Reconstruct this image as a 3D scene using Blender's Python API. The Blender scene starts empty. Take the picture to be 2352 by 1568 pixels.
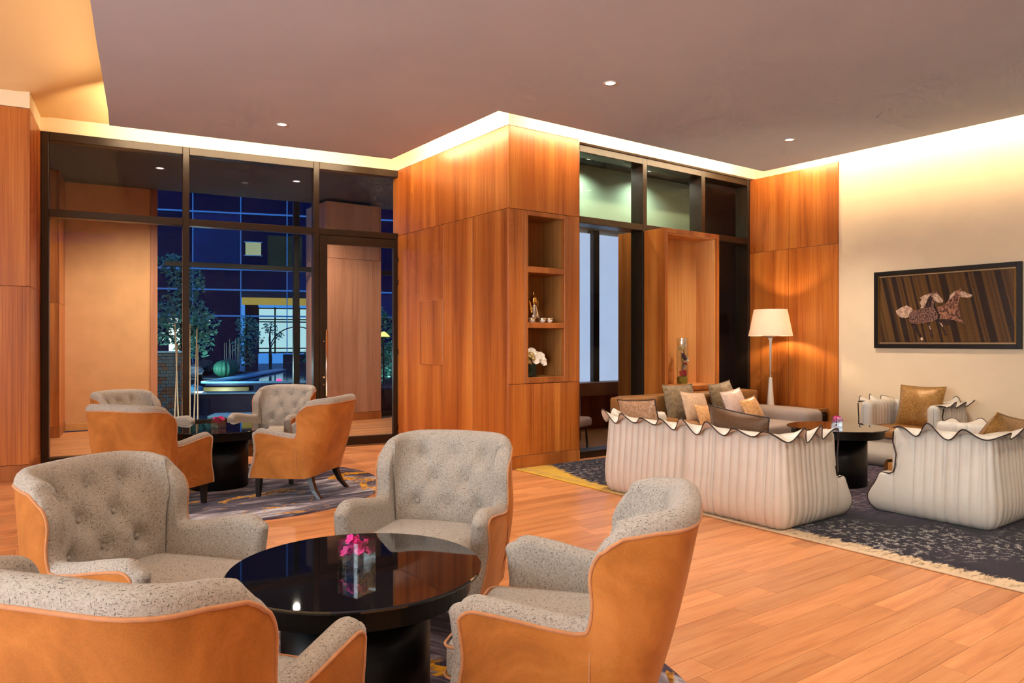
import bpy, math, random
from mathutils import Vector, Matrix
random.seed(7)
sc = bpy.context.scene
COL = sc.collection
R = math.radians
PI = math.pi

# ------------------------------------------------------------------ camera
# world frame: x runs along the niche face of the timber column, y away from it,
# origin at the foot of that column's near corner
EYE = 1.35
cam = bpy.data.objects.new('camera', bpy.data.cameras.new('camera'))
COL.objects.link(cam)
cam.location = (-4.4206, -6.1455, EYE)
cam.rotation_euler = (R(90), 0, R(-36))
cam.data.sensor_width = 36.0
cam.data.lens = 25.41
cam.data.clip_start = 0.05
cam.data.clip_end = 200
sc.camera = cam

# ------------------------------------------------------------------ view, world
vs = sc.view_settings
vs.view_transform = 'Standard'; vs.look = 'None'; vs.gamma = 1.0
vs.use_curve_mapping = False
vs.exposure = 0.0
wd = bpy.data.worlds.new('dusk'); sc.world = wd
wd.use_nodes = True
bg = wd.node_tree.nodes['Background']
bg.inputs[0].default_value = (0.035, 0.17, 0.50, 1)
bg.inputs[1].default_value = 1.5
cy = sc.cycles
cy.use_denoising = True
cy.max_bounces = 7; cy.diffuse_bounces = 4; cy.glossy_bounces = 3
cy.use_adaptive_sampling = True; cy.adaptive_threshold = 0.1; cy.adaptive_min_samples = 10
cy.transparent_max_bounces = 16; cy.transmission_bounces = 6
cy.caustics_reflective = False; cy.caustics_refractive = False
cy.sample_clamp_indirect = 4.0

# ------------------------------------------------------------------ lights
def area(name, loc, direction, sx, sy, power, color):
    d = bpy.data.lights.new(name, 'AREA'); d.shape = 'RECTANGLE'
    d.size = sx; d.size_y = sy; d.energy = power; d.color = color
    o = bpy.data.objects.new(name, d); COL.objects.link(o)
    z = -Vector(direction).normalized()
    return o, z
def strip(name, p0, p1, direction, power, color=(1.0, 0.80, 0.50), w=0.04):
    """LED strip from p0 to p1 lying in the ceiling cove"""
    a, b = Vector(p0), Vector(p1)
    o, z = area(name, a, direction, (b-a).length, w, power, color)
    x = (b-a).normalized(); y = z.cross(x).normalized(); z = x.cross(y)
    m = Matrix((x, y, z)).transposed().to_4x4(); m.translation = (a+b)/2
    o.matrix_world = m
    return o
WARM = (1.0, 0.91, 0.79)
LANG = R(-8.93)                                  # heading of the angled glazing
LO = Vector((-3.966, 3.19, 0))                   # its left end
LE = Vector((math.cos(LANG), math.sin(LANG), 0)); LN = Vector((-math.sin(LANG), math.cos(LANG), 0))
def L(s, t, z=0): return LO + LE*s + LN*t + Vector((0, 0, z))
strip('cove_light_niche', (0.25, -0.395, 3.74), (3.86, -0.395, 3.74), (0, 0.8, 0.1), 52)
strip('cove_light_column', (-0.415, 1.95, 3.74), (-0.415, -0.40, 3.74), (0.8, 0, 0.1), 28)
strip('cove_light_glazing', L(0.7, -0.715, 3.74), L(3.5, -0.715, 3.74), LN*0.8+Vector((0, 0, 0.1)), 42)
strip('cove_light_wall', (3.865, -0.44, 3.74), (3.865, -9.2, 3.74), (0.85, 0, 0.0), 150)
strip('cove_light_raised', (-3.50, 2.0, 3.70), (-5.4, -9.5, 3.70), (-0.75, 0.1, 0.6), 25, (1.0, 0.76, 0.46), 0.05)
# unseen fill light added left of the camera to cool the ceiling tone
side_fill, zz = area('side_fill_light', (0, 0, 0), (0, 1, 0), 8.6, 2.7, 960, (0.82, 0.92, 1.0))
side_fill.location = (-9.9, -5.4, 1.9); side_fill.rotation_euler = (R(90), 0, R(-90))

# ------------------------------------------------------------------ materials
def S(r, g, b, k=1.0):
    f = lambda c: (c/255/12.92 if c/255 <= 0.04045 else ((c/255+0.055)/1.055)**2.4)
    return (f(r)*k, f(g)*k, f(b)*k, 1)
MATS = {}
class NT:
    def __init__(s, name):
        s.m = bpy.data.materials.new(name); s.m.use_nodes = True
        s.t = s.m.node_tree; s.n = s.t.nodes; s.l = s.t.links
        s.b = s.n['Principled BSDF']; s.out = s.n['Material Output']
        MATS[name] = s.m
    def new(s, kind, **kw):
        n = s.n.new(kind)
        for k, v in kw.items(): setattr(n, k, v)
        return n
    def link(s, a, b): s.l.new(a, b)
    def coord(s, scale=(1, 1, 1), kind='Object', rot=(0, 0, 0)):
        mp = s.new('ShaderNodeMapping'); mp.inputs['Scale'].default_value = scale; mp.inputs['Rotation'].default_value = rot
        if kind == 'World': s.link(s.new('ShaderNodeNewGeometry').outputs['Position'], mp.inputs[0])
        else: s.link(s.new('ShaderNodeTexCoord').outputs[kind], mp.inputs[0])
        return mp.outputs[0]
    def noise(s, vec, scale, detail=3, rough=0.55, dist=0.0):
        n = s.new('ShaderNodeTexNoise'); n.inputs['Scale'].default_value = scale
        n.inputs['Detail'].default_value = detail; n.inputs['Roughness'].default_value = rough; n.inputs['Distortion'].default_value = dist
        s.link(vec, n.inputs['Vector']); return n.outputs[0]
    def ramp(s, fac, stops, interp='LINEAR'):
        n = s.new('ShaderNodeValToRGB'); n.color_ramp.interpolation = interp
        e = n.color_ramp.elements
        while len(e) > 1: e.remove(e[-1])
        e[0].position, e[0].color = stops[0]
        for p, c in stops[1:]:
            x = e.new(p); x.color = c
        s.link(fac, n.inputs[0]); return n.outputs[0]
    def math(s, op, a, b=None, clamp=False):
        n = s.new('ShaderNodeMath', operation=op); n.use_clamp = clamp
        for i, v in enumerate((a, b)):
            if v is None: continue
            if isinstance(v, (int, float)): n.inputs[i].default_value = v
            else: s.link(v, n.inputs[i])
        return n.outputs[0]
    def mix(s, fac, a, b, blend='MIX'):
        n = s.new('ShaderNodeMix', data_type='RGBA', blend_type=blend)
        for i, v in ((0, fac), (6, a), (7, b)):
            if isinstance(v, (int, float, tuple)): n.inputs[i].default_value = v
            else: s.link(v, n.inputs[i])
        return n.outputs[2]
    def bump(s, h, strength=0.3, dist=0.01):
        n = s.new('ShaderNodeBump'); n.inputs['Strength'].default_value = strength; n.inputs['Distance'].default_value = dist
        s.link(h, n.inputs['Height']); s.link(n.outputs[0], s.b.inputs['Normal'])
    def base(s, c):
        if isinstance(c, tuple): s.b.inputs['Base Color'].default_value = c
        else: s.link(c, s.b.inputs['Base Color'])
    def set(s, rough=0.5, metal=0, spec=0.5, sheen=0, coat=0):
        s.b.inputs['Roughness'].default_value = rough; s.b.inputs['Metallic'].default_value = metal
        s.b.inputs['Specular IOR Level'].default_value = spec
        s.b.inputs['Sheen Weight'].default_value = sheen; s.b.inputs['Coat Weight'].default_value = coat
        return s.m
def plain(name, c, rough=0.5, metal=0, spec=0.5, var=0.12, scale=6.0, bump=0, bscale=200, sheen=0, coat=0):
    """one colour with slight mottling and fine relief"""
    t = NT(name); v = t.coord()
    lo = tuple(x*(1-var) for x in c[:3])+(1,); hi = tuple(min(1, x*(1+var)) for x in c[:3])+(1,)
    t.base(t.ramp(t.noise(v, scale, 4), [(0.3, lo), (0.7, hi)]))
    if bump: t.bump(t.noise(v, bscale, 2), bump, 0.003)
    return t.set(rough, metal, spec, sheen, coat)
def veneer(name, dark, mid, light, rough=0.32, spec=0.45):
    """vertical-grained timber veneer"""
    t = NT(name)
    oi = t.new('ShaderNodeObjectInfo')
    tc = t.new('ShaderNodeTexCoord'); ad = t.new('ShaderNodeVectorMath', operation='ADD')
    cb = t.new('ShaderNodeCombineXYZ'); rnd = t.math('MULTIPLY', oi.outputs['Random'], 37.0)
    for i in range(3): t.link(rnd, cb.inputs[i])
    t.link(tc.outputs['Object'], ad.inputs[0]); t.link(cb.outputs[0], ad.inputs[1])
    def mp(sx, sz):
        m = t.new('ShaderNodeMapping'); m.inputs['Scale'].default_value = (sx, sx, sz); t.link(ad.outputs[0], m.inputs[0]); return m.outputs[0]
    wide = t.noise(mp(5, 0.22), 1.0, 3, 0.5, 0.4)
    fine = t.noise(mp(95, 1.1), 1.0, 3, 0.6)
    f = t.math('ADD', t.math('MULTIPLY', wide, 0.62), t.math('MULTIPLY', fine, 0.38))
    c = t.ramp(f, [(0.34, dark), (0.50, mid), (0.66, light)])
    hs = t.new('ShaderNodeHueSaturation'); t.link(c, hs.inputs['Color'])
    t.link(t.math('ADD', t.math('MULTIPLY', oi.outputs['Random'], 0.16), 0.92), hs.inputs['Value'])
    t.base(hs.outputs[0]); t.bump(fine, 0.05, 0.002)
    return t.set(rough, 0, spec)
def emit(name, c, k):
    t = NT(name)
    e = t.new('ShaderNodeEmission'); v = t.coord()
    t.link(t.ramp(t.noise(v, 1.5, 2), [(0.2, tuple(x*0.9 for x in c[:3])+(1,)), (0.8, c)]), e.inputs[0]); e.inputs[1].default_value = k
    t.link(e.outputs[0], t.out.inputs[0]); return t.m
def pane_glass(name, tint=(0.96, 0.98, 0.98, 1), k=1.0):
    t = NT(name); tr = t.new('ShaderNodeBsdfTransparent'); tr.inputs[0].default_value = tint
    gl = t.new('ShaderNodeBsdfGlossy'); gl.inputs['Roughness'].default_value = 0.004
    lw_ = t.new('ShaderNodeLayerWeight'); lw_.inputs[0].default_value = 0.5
    mx = t.new('ShaderNodeMixShader'); t.link(t.math('ADD', t.math('MULTIPLY', t.math('POWER', lw_.outputs['Facing'], 5.0), 0.9), 0.035*k, True), mx.inputs[0])
    t.link(tr.outputs[0], mx.inputs[1]); t.link(gl.outputs[0], mx.inputs[2]); t.link(mx.outputs[0], t.out.inputs[0])
    return t.m

veneer('teak', S(138, 66, 20), S(182, 99, 36), S(208, 128, 54))
veneer('teak_frame', S(130, 66, 24), S(164, 90, 36), S(186, 108, 48))
veneer('niche_lining', S(140, 90, 42), S(164, 110, 56), S(180, 124, 66), 0.5, 0.3)
veneer('teak_pale', S(196, 130, 70), S(220, 154, 88), S(232, 172, 106), 0.45, 0.3)
veneer('teak_outside', S(150, 96, 68), S(178, 120, 90), S(194, 138, 106), 0.5, 0.3)
plain('cream_paint', S(236, 206, 168), 0.75, 0, 0.25, 0.03, 3, 0.25, 160)
plain('cove_paint', S(246, 226, 190), 0.8, 0, 0.2, 0.02, 3)
plain('raised_paint', S(244, 206, 150), 0.85, 0, 0.2, 0.02, 1.2)
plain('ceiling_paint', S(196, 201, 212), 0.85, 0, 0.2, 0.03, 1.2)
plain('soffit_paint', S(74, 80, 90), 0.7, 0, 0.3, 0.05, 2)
plain('stone_wall', S(208, 156, 108), 0.8, 0, 0.2, 0.07, 3.5, 0.2, 90)
plain('bronze', S(46, 29, 15), 0.36, 0.25, 0.5, 0.15, 9)
plain('black_metal', S(12, 11, 12), 0.35, 0.2, 0.5, 0.2, 9)
plain('steel', S(214, 190, 160), 0.25, 0.95, 0.5, 0.05, 30)
plain('dark_core', S(24, 12, 6), 0.8)
plain('black_wood', S(8, 5, 5), 0.38, 0, 0.22, 0.3, 14)
plain('leg_wood', S(26, 17, 13), 0.3, 0, 0.5, 0.3, 20)
plain('piping_tan', S(182, 120, 76), 0.75, 0, 0.2, 0.1, 40, sheen=0.2)
plain('piping_brown', S(52, 36, 28), 0.5, 0, 0.4, 0.1, 40)
plain('white_leather', S(206, 194, 178), 0.42, 0, 0.4, 0.05, 5, 0.12, 260)
plain('tan_leather', S(158, 106, 52), 0.36, 0, 0.5, 0.12, 9, 0.2, 320)
plain('grey_fabric', S(164, 146, 134), 0.85, 0, 0.2, 0.06, 60, 0.3, 420)
plain('brown_hide', S(140, 92, 46), 0.5, 0, 0.4, 0.12, 6, 0.2, 200)
plain('lamp_white', S(236, 222, 204), 0.4, 0, 0.4, 0.03, 8)
plain('green_grey_wall', S(146, 166, 140), 0.8, 0, 0.2, 0.05, 2)
plain('gold_metal', S(228, 178, 96), 0.16, 1.0, 0.5, 0.06, 20)
plain('silver_metal', S(214, 196, 176), 0.18, 1.0, 0.5, 0.06, 20)
plain('porcelain', S(240, 226, 210), 0.25, 0, 0.5, 0.05, 90)
plain('stem_green', S(70, 96, 40), 0.5, 0, 0.4, 0.25, 30)
plain('leaf_dark', S(30, 62, 50), 0.5, 0, 0.4, 0.4, 6)
plain('petal_pink', S(226, 48, 140), 0.55, 0, 0.3, 0.3, 30, sheen=0.2)
plain('petal_white', S(246, 232, 212), 0.55, 0, 0.3, 0.06, 30, sheen=0.2)
plain('petal_cream', S(232, 206, 140), 0.55, 0, 0.3, 0.15, 30)
plain('petal_crimson', S(196, 26, 62), 0.55, 0, 0.3, 0.3, 30)
plain('petal_purple', S(70, 14, 44), 0.55, 0, 0.3, 0.3, 30)
plain('moss', S(130, 128, 30), 0.8, 0, 0.2, 0.5, 60)
plain('frame_black', S(14, 10, 8), 0.3, 0, 0.5, 0.2, 10)
plain('frame_gold', S(150, 108, 48), 0.3, 0.8, 0.5, 0.2, 20)
pane_glass('window_glass', k=0.35); pane_glass('vase_glass', (0.95, 0.97, 0.96, 1), 3.0)
pane_glass('vase_green', (0.5, 0.66, 0.46, 1), 1.0)
emit('downlight_bulb', (1.0, 0.93, 0.82, 1), 7.0)
t = NT('black_glass'); t.base(t.ramp(t.noise(t.coord(), 3, 2), [(0.3, (0.0035, 0.0035, 0.005, 1)), (0.7, (0.005, 0.005, 0.007, 1))])); t.set(0.03, 0, 0.75)
# suede
t = NT('suede'); v = t.coord()
n1 = t.noise(v, 4.5, 5, 0.6, 0.6); n2 = t.noise(v, 240, 2)
t.base(t.ramp(t.math('ADD', t.math('MULTIPLY', n1, 0.8), t.math('MULTIPLY', n2, 0.2)), [(0.3, S(140, 80, 28)), (0.5, S(168, 99, 39)), (0.7, S(188, 116, 54))]))
t.bump(n2, 0.15, 0.002); t.set(0.8, 0, 0.2, 0.35)
t.b.inputs['Sheen Tint'].default_value = S(240, 190, 140); t.b.inputs['Sheen Roughness'].default_value = 0.4
# flecked tweed
t = NT('tweed')
a = t.noise(t.coord((420, 420, 90)), 1, 2); b = t.noise(t.coord((110, 110, 480)), 1, 2); big = t.noise(t.coord(), 130, 2)
fl = t.math('MAXIMUM', t.ramp(a, [(0.60, (0, 0, 0, 1)), (0.68, (1, 1, 1, 1))]), t.ramp(b, [(0.60, (0, 0, 0, 1)), (0.68, (1, 1, 1, 1))]))
c0 = t.ramp(big, [(0.25, S(148, 134, 120)), (0.75, S(172, 158, 144))])
t.base(t.mix(t.math('MULTIPLY', fl, 0.85), c0, S(62, 52, 46)))
t.bump(t.math('ADD', a, b), 0.35, 0.002); t.set(0.9, 0, 0.15, 0.15)
# floor boards
t = NT('floor_board')
oi = t.new('ShaderNodeObjectInfo'); ge = t.new('ShaderNodeNewGeometry')
rnd = t.math('FRACT', t.math('ADD', oi.outputs['Random'], ge.outputs['Random Per Island']))
cb = t.new('ShaderNodeCombineXYZ')
for i in range(3): t.link(t.math('MULTIPLY', rnd, 61.0), cb.inputs[i])
ad = t.new('ShaderNodeVectorMath', operation='ADD'); t.link(ge.outputs['Position'], ad.inputs[0]); t.link(cb.outputs[0], ad.inputs[1])
def fm(sc_):
    m = t.new('ShaderNodeMapping'); m.inputs['Scale'].default_value = sc_; t.link(ad.outputs[0], m.inputs[0]); return m.outputs[0]
g1 = t.noise(fm((0.9, 9, 1)), 1, 4, 0.55, 1.4); g2 = t.noise(fm((5, 130, 1)), 1, 3)
f = t.math('ADD', t.math('MULTIPLY', g1, 0.72), t.math('MULTIPLY', g2, 0.28))
c = t.ramp(f, [(0.3, S(174, 106, 62)), (0.5, S(200, 130, 80)), (0.7, S(214, 148, 96))])
hs = t.new('ShaderNodeHueSaturation'); t.link(c, hs.inputs['Color'])
t.link(t.math('ADD', t.math('MULTIPLY', rnd, 0.30), 0.84), hs.inputs['Value'])
t.base(hs.outputs[0]); t.bump(g2, 0.04, 0.002); t.set(0.30, 0, 0.4)
# big rug
t = NT('rug_big'); w = t.coord((1, 1, 1), 'World')
sep = t.new('ShaderNodeSeparateXYZ'); t.link(w, sep.inputs[0])
big = t.noise(w, 0.9, 4, 0.6); pile = t.noise(w, 160, 2)
c = t.ramp(big, [(0.38, S(15, 9, 20)), (0.56, S(24, 15, 30)), (0.72, S(40, 28, 42))])
vo = t.new('ShaderNodeTexVoronoi', feature='DISTANCE_TO_EDGE'); vo.inputs['Scale'].default_value = 17
wv = t.new('ShaderNodeVectorMath', operation='ADD'); nn = t.new('ShaderNodeTexNoise'); nn.inputs['Scale'].default_value = 14
t.link(w, nn.inputs[0]); t.link(w, wv.inputs[0]); t.link(nn.outputs['Color'], wv.inputs[1]); t.link(wv.outputs[0], vo.inputs['Vector'])
scr = t.ramp(vo.outputs['Distance'], [(0.03, (1, 1, 1, 1)), (0.08, (0, 0, 0, 1))])
msk = t.math('MULTIPLY', t.ramp(t.noise(w, 24, 2), [(0.54, (0, 0, 0, 1)), (0.57, (1, 1, 1, 1))]), t.ramp(t.noise(w, 1.1, 2), [(0.42, (0, 0, 0, 1)), (0.55, (1, 1, 1, 1))]))
c = t.mix(t.math('MULTIPLY', scr, msk), c, S(206, 196, 184))
streak = t.noise(t.coord((3, 40, 1), 'World'), 1, 4, 0.7)
lav = t.math('MULTIPLY', t.ramp(sep.outputs[0], [(0.0, (0, 0, 0, 1)), (1.0, (1, 1, 1, 1))]), t.ramp(streak, [(0.42, (0, 0, 0, 1)), (0.62, (1, 1, 1, 1))]))
lv2 = t.new('ShaderNodeMapRange'); lv2.inputs[1].default_value = 1.0; lv2.inputs[2].default_value = 1.5; t.link(sep.outputs[0], lv2.inputs[0])
lv3 = t.new('ShaderNodeMapRange'); lv3.inputs[1].default_value = -3.7; lv3.inputs[2].default_value = -3.2; t.link(sep.outputs[1], lv3.inputs[0])
c = t.mix(t.math('MULTIPLY', t.math('MULTIPLY', lv2.outputs[0], lv3.outputs[0]), t.math('MULTIPLY', lav, 0.8)), c, S(112, 94, 112))
# pale worn border along the long edge, gold near the column
ed = t.math('ADD', sep.outputs[0], t.math('MULTIPLY', t.math('SUBTRACT', t.noise(t.coord((6, 22, 1), 'World'), 1, 4, 0.7), 0.5), 0.34))
em = t.new('ShaderNodeMapRange'); em.inputs[1].default_value = 0.235; em.inputs[2].default_value = 0.215; t.link(ed, em.inputs[0])
gold = t.new('ShaderNodeMapRange'); gold.inputs[1].default_value = -1.9; gold.inputs[2].default_value = -1.2; t.link(sep.outputs[1], gold.inputs[0])
bc = t.mix(gold.outputs[0], S(206, 176, 140), S(206, 160, 46))
gx = t.new('ShaderNodeMapRange'); gx.inputs[1].default_value = -0.95; gx.inputs[2].default_value = -0.1; gx.inputs[3].default_value = 0.0; gx.inputs[4].default_value = -0.28; t.link(sep.outputs[1], gx.inputs[0])
em2 = t.new('ShaderNodeMapRange'); em2.inputs[1].default_value = 0.24; em2.inputs[2].default_value = 0.21; t.link(t.math('ADD', ed, gx.outputs[0]), em2.inputs[0])
c = t.mix(em2.outputs[0], c, bc)
t.base(c); t.bump(pile, 0.6, 0.004); t.set(0.95, 0, 0.1, 0.1)
# round rugs
t = NT('rug_round'); w = t.coord((1, 1, 1))
st = t.noise(t.coord((1.2, 5, 1), 'Object', (0, 0, 0.5)), 1.3, 5, 0.65, 0.8)
c = t.ramp(st, [(0.33, S(24, 16, 26)), (0.47, S(62, 48, 62)), (0.56, S(120, 106, 112)), (0.68, S(196, 190, 192))])
gm = t.ramp(t.noise(t.coord((1, 1.4, 1)), 1.5, 5, 0.62, 1.4), [(0.565, (0, 0, 0, 1)), (0.585, (1, 1, 1, 1))])
gc = t.ramp(t.noise(w, 22, 3), [(0.35, S(110, 62, 12)), (0.6, S(214, 148, 24))])
t.base(t.mix(gm, c, gc)); t.bump(t.noise(w, 160, 2), 0.6, 0.004); t.set(0.95, 0, 0.1, 0.1)
plain('rug_fringe', S(176, 150, 118), 0.9, 0, 0.1, 0.15, 40)
# cushions
def cushion_mat(name, lo, hi, scale=70, rough=0.5, metal=0.0, bump=0.3):
    t = NT(name); v = t.coord(); n = t.noise(v, scale, 4, 0.65, 0.6)
    t.base(t.ramp(n, [(0.35, lo), (0.65, hi)])); t.bump(n, bump, 0.004); return t.set(rough, metal, 0.4, 0.2)
cushion_mat('cushion_bronze', S(140, 98, 66), S(192, 148, 112), 60, 0.4, 0.2)
cushion_mat('cushion_dark', S(70, 44, 22), S(104, 68, 36), 140, 0.4, 0.2)
cushion_mat('cushion_olive', S(104, 82, 52), S(146, 118, 82), 26, 0.6, 0, 0.6)
cushion_mat('cushion_pale', S(186, 146, 108), S(222, 184, 150), 80, 0.45, 0.1)
cushion_mat('cushion_pink', S(204, 170, 150), S(236, 206, 188), 80, 0.45, 0.1)
cushion_mat('cushion_gold', S(196, 136, 78), S(228, 172, 112), 40, 0.35, 0.1, 0.1)
cushion_mat('cushion_ochre', S(128, 86, 30), S(168, 120, 56), 50, 0.4, 0.25)
# ------------------------------------------------------------------ mesh helpers
class MB:
    def __init__(s): s.v = []; s.f = []
    def add(s, verts, faces):
        o = len(s.v); s.v += [tuple(p) for p in verts]; s.f += [tuple(i+o for i in f) for f in faces]; return s
    def box(s, x0, x1, y0, y1, z0, z1, b=0.0):
        if b <= 0:
            v = [(x, y, z) for z in (z0, z1) for y in (y0, y1) for x in (x0, x1)]
            return s.add(v, [(0, 2, 3, 1), (4, 5, 7, 6), (0, 1, 5, 4), (2, 6, 7, 3), (0, 4, 6, 2), (1, 3, 7, 5)])
        b = min(b, (x1-x0)*.45, (y1-y0)*.45, (z1-z0)*.45)
        c = ((x0, x1), (y0, y1), (z0, z1)); v = []; idx = {}
        for k in range(8):
            sg = (k & 1, k >> 1 & 1, k >> 2 & 1)
            for ax in range(3):
                p = []
                for a in range(3):
                    q = c[a][sg[a]]
                    if a != ax: q += b if sg[a] == 0 else -b
                    p.append(q)
                idx[k, ax] = len(v); v.append(p)
        f = []
        for ax in range(3):
            a1, a2 = (ax+1) % 3, (ax+2) % 3
            for sd in (0, 1):
                ks = [sd << ax | i << a1 | j << a2 for i, j in ((0, 0), (1, 0), (1, 1), (0, 1))]
                q = [idx[k, ax] for k in ks]; f.append(q if sd else q[::-1])
            for i in (0, 1):
                for j in (0, 1):
                    k0 = i << a1 | j << a2; k1 = k0 | 1 << ax
                    q = [idx[k0, a1], idx[k1, a1], idx[k1, a2], idx[k0, a2]]
                    f.append(q if (i ^ j) else q[::-1])
        for k in range(8):
            q = [idx[k, 0], idx[k, 1], idx[k, 2]]
            par = bin(k).count('1') % 2
            f.append(q if par else q[::-1])
        return s.add(v, f)
    def grid(s, rows, close_u=False, close_v=False):
        """rows: list of equally long point lists"""
        n, m = len(rows), len(rows[0]); v = [p for r in rows for p in r]; f = []
        for i in range(n if close_u else n-1):
            for j in range(m if close_v else m-1):
                a, b = i*m+j, i*m+(j+1) % m; c, d = ((i+1) % n)*m+(j+1) % m, ((i+1) % n)*m+j
                f.append((a, b, c, d))
        return s.add(v, f)
    def lathe(s, prof, seg=32, c=(0, 0, 0), cap=True):
        rows = []
        for r, z in prof:
            rows.append([(c[0]+r*math.cos(2*PI*k/seg), c[1]+r*math.sin(2*PI*k/seg), c[2]+z) for k in range(seg)])
        o = len(s.v); s.grid(rows, close_v=True)
        if cap:
            s.f.append(tuple(range(o+seg-1, o-1, -1))); e = o+(len(prof)-1)*seg; s.f.append(tuple(range(e, e+seg)))
        return s
    def tube(s, pts, r, seg=8, cap=True, closed=False):
        P = [Vector(p) for p in pts]; n = len(P); rows = []; up = Vector((0, 0, 1)); prev = None
        for i in range(n):
            a = P[(i-1) % n] if (closed or i > 0) else P[i]; b = P[(i+1) % n] if (closed or i < n-1) else P[i]
            d = (b-a).normalized() if (b-a).length > 1e-9 else Vector((0, 0, 1))
            if prev is None:
                x = d.cross(up if abs(d.z) < .9 else Vector((1, 0, 0))).normalized()
            else:
                x = (prev-d*prev.dot(d)); x = x.normalized() if x.length > 1e-6 else d.cross(up).normalized()
            prev = x; y = d.cross(x); rr = r[i] if isinstance(r, (list, tuple)) else r
            rows.append([tuple(P[i]+(x*math.cos(2*PI*k/seg)+y*math.sin(2*PI*k/seg))*rr) for k in range(seg)])
        o = len(s.v); s.grid(rows, close_u=closed, close_v=True)
        if cap and not closed:
            s.f.append(tuple(range(o, o+seg))); e = o+(n-1)*seg; s.f.append(tuple(range(e+seg-1, e-1, -1)))
        return s
    def prism(s, poly, z0, z1):
        n = len(poly); v = [(x, y, z0) for x, y in poly]+[(x, y, z1) for x, y in poly]
        f = [tuple(range(n-1, -1, -1)), tuple(range(n, 2*n))]+[(i, (i+1) % n, n+(i+1) % n, n+i) for i in range(n)]
        return s.add(v, f)
    def sphere(s, c, r, seg=12, rings=8, sz=1.0):
        rows = [[(c[0]+r*math.sin(PI*i/rings)*math.cos(2*PI*k/seg), c[1]+r*math.sin(PI*i/rings)*math.sin(2*PI*k/seg), c[2]+r*sz*math.cos(PI*i/rings)) for k in range(seg)] for i in range(rings+1)]
        return s.grid(rows, close_v=True)
    def soft(s, x0, x1, y0, y1, z0, z1, r, n=10, puff=0.0, side=0.0):
        """upholstered block: rounded edges, crowned top"""
        h = ((x1-x0)/2, (y1-y0)/2, (z1-z0)/2); c = ((x0+x1)/2, (y0+y1)/2, (z0+z1)/2)
        r = min(r, *h); key = {}; fs = []
        def put(p):
            k = tuple(round(q, 5) for q in p)
            if k not in key: key[k] = len(key)
            return key[k]
        us = [-1+2*i/n for i in range(n+1)]
        us = [math.sin(u*PI/2)*.5+u*.5 for u in us]
        for ax in range(3):
            a1, a2 = (ax+1) % 3, (ax+2) % 3
            for sd in (-1, 1):
                g = []
                for u in us:
                    row = []
                    for w in us:
                        p = [0, 0, 0]; p[ax] = sd; p[a1] = u; p[a2] = w; row.append(put(p))
                    g.append(row)
                for i in range(n):
                    for j in range(n):
                        q = (g[i][j], g[i+1][j], g[i+1][j+1], g[i][j+1]); fs.append(q if sd > 0 else q[::-1])
        vs_ = [None]*len(key)
        for k, i in key.items():
            p = [k[a]*h[a] for a in range(3)]
            core = [max(-(h[a]-r), min(h[a]-r, p[a])) for a in range(3)]
            d = Vector([p[a]-core[a] for a in range(3)])
            if d.length > 1e-9: d = d.normalized()*r
            q = [core[a]+d[a] for a in range(3)]
            bx, by, bz = (1-k[0]**2), (1-k[1]**2), (1-k[2]**2)
            q[2] += puff*bx*by*(1 if k[2] > 0 else 0)*abs(k[2])
            q[0] += side*by*bz*k[0]; q[1] += side*bx*bz*k[1]
            vs_[i] = (q[0]+c[0], q[1]+c[1], q[2]+c[2])
        return s.add(vs_, fs)
    def mesh(s, name, mat, smooth=False):
        m = bpy.data.meshes.new(name); m.from_pydata(s.v, [], s.f); m.validate()
        if mat: m.materials.append(MATS[mat])
        if smooth:
            m.polygons.foreach_set('use_smooth', [True]*len(m.polygons))
        m.update(); return m
    def build(s, name, mat, parent=None, smooth=False, loc=None, rotz=0):
        return obj(name, s.mesh(name, mat, smooth), parent, loc, rotz)
def obj(name, mesh, parent=None, loc=None, rotz=0):
    o = bpy.data.objects.new(name, mesh); COL.objects.link(o)
    if parent: o.parent = parent
    if loc is not None: o.location = loc
    if rotz: o.rotation_euler = (0, 0, rotz)
    return o
def tag(o, label, cat, group=None):
    o['label'] = label; o['category'] = cat
    if group: o['group'] = group
    return o
def thing(name, label, cat, loc=(0, 0, 0), rotz=0, group=None):
    o = bpy.data.objects.new(name, None); COL.objects.link(o); o.location = loc; o.rotation_euler = (0, 0, rotz)
    o.empty_display_size = 0.1
    return tag(o, label, cat, group)
def setting(name, loc=(0, 0, 0), rotz=0):
    o = bpy.data.objects.new(name, None); COL.objects.link(o); o.location = loc; o.rotation_euler = (0, 0, rotz); o['kind'] = 'structure'; return o
def struct(name, mb, mat, loc=None, rotz=0):
    o = mb.build(name, mat, None, False, loc, rotz); o['kind'] = 'structure'; return o
def kids(o): return [c for c in COL.objects if c.parent is o]
def dup(root, loc, rotz, label, group=None):
    r = root.copy(); COL.objects.link(r); r.location = loc; r.rotation_euler = (0, 0, rotz); r['label'] = label
    if group: r['group'] = group
    for ch in kids(root):
        c = ch.copy(); COL.objects.link(c); c.parent = r
        for g in kids(ch):
            d = g.copy(); COL.objects.link(d); d.parent = c
    return r
def bx(name, mat, parent, *a, b=0.0): return MB().box(*a, b=b).build(name, mat, parent)

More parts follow.
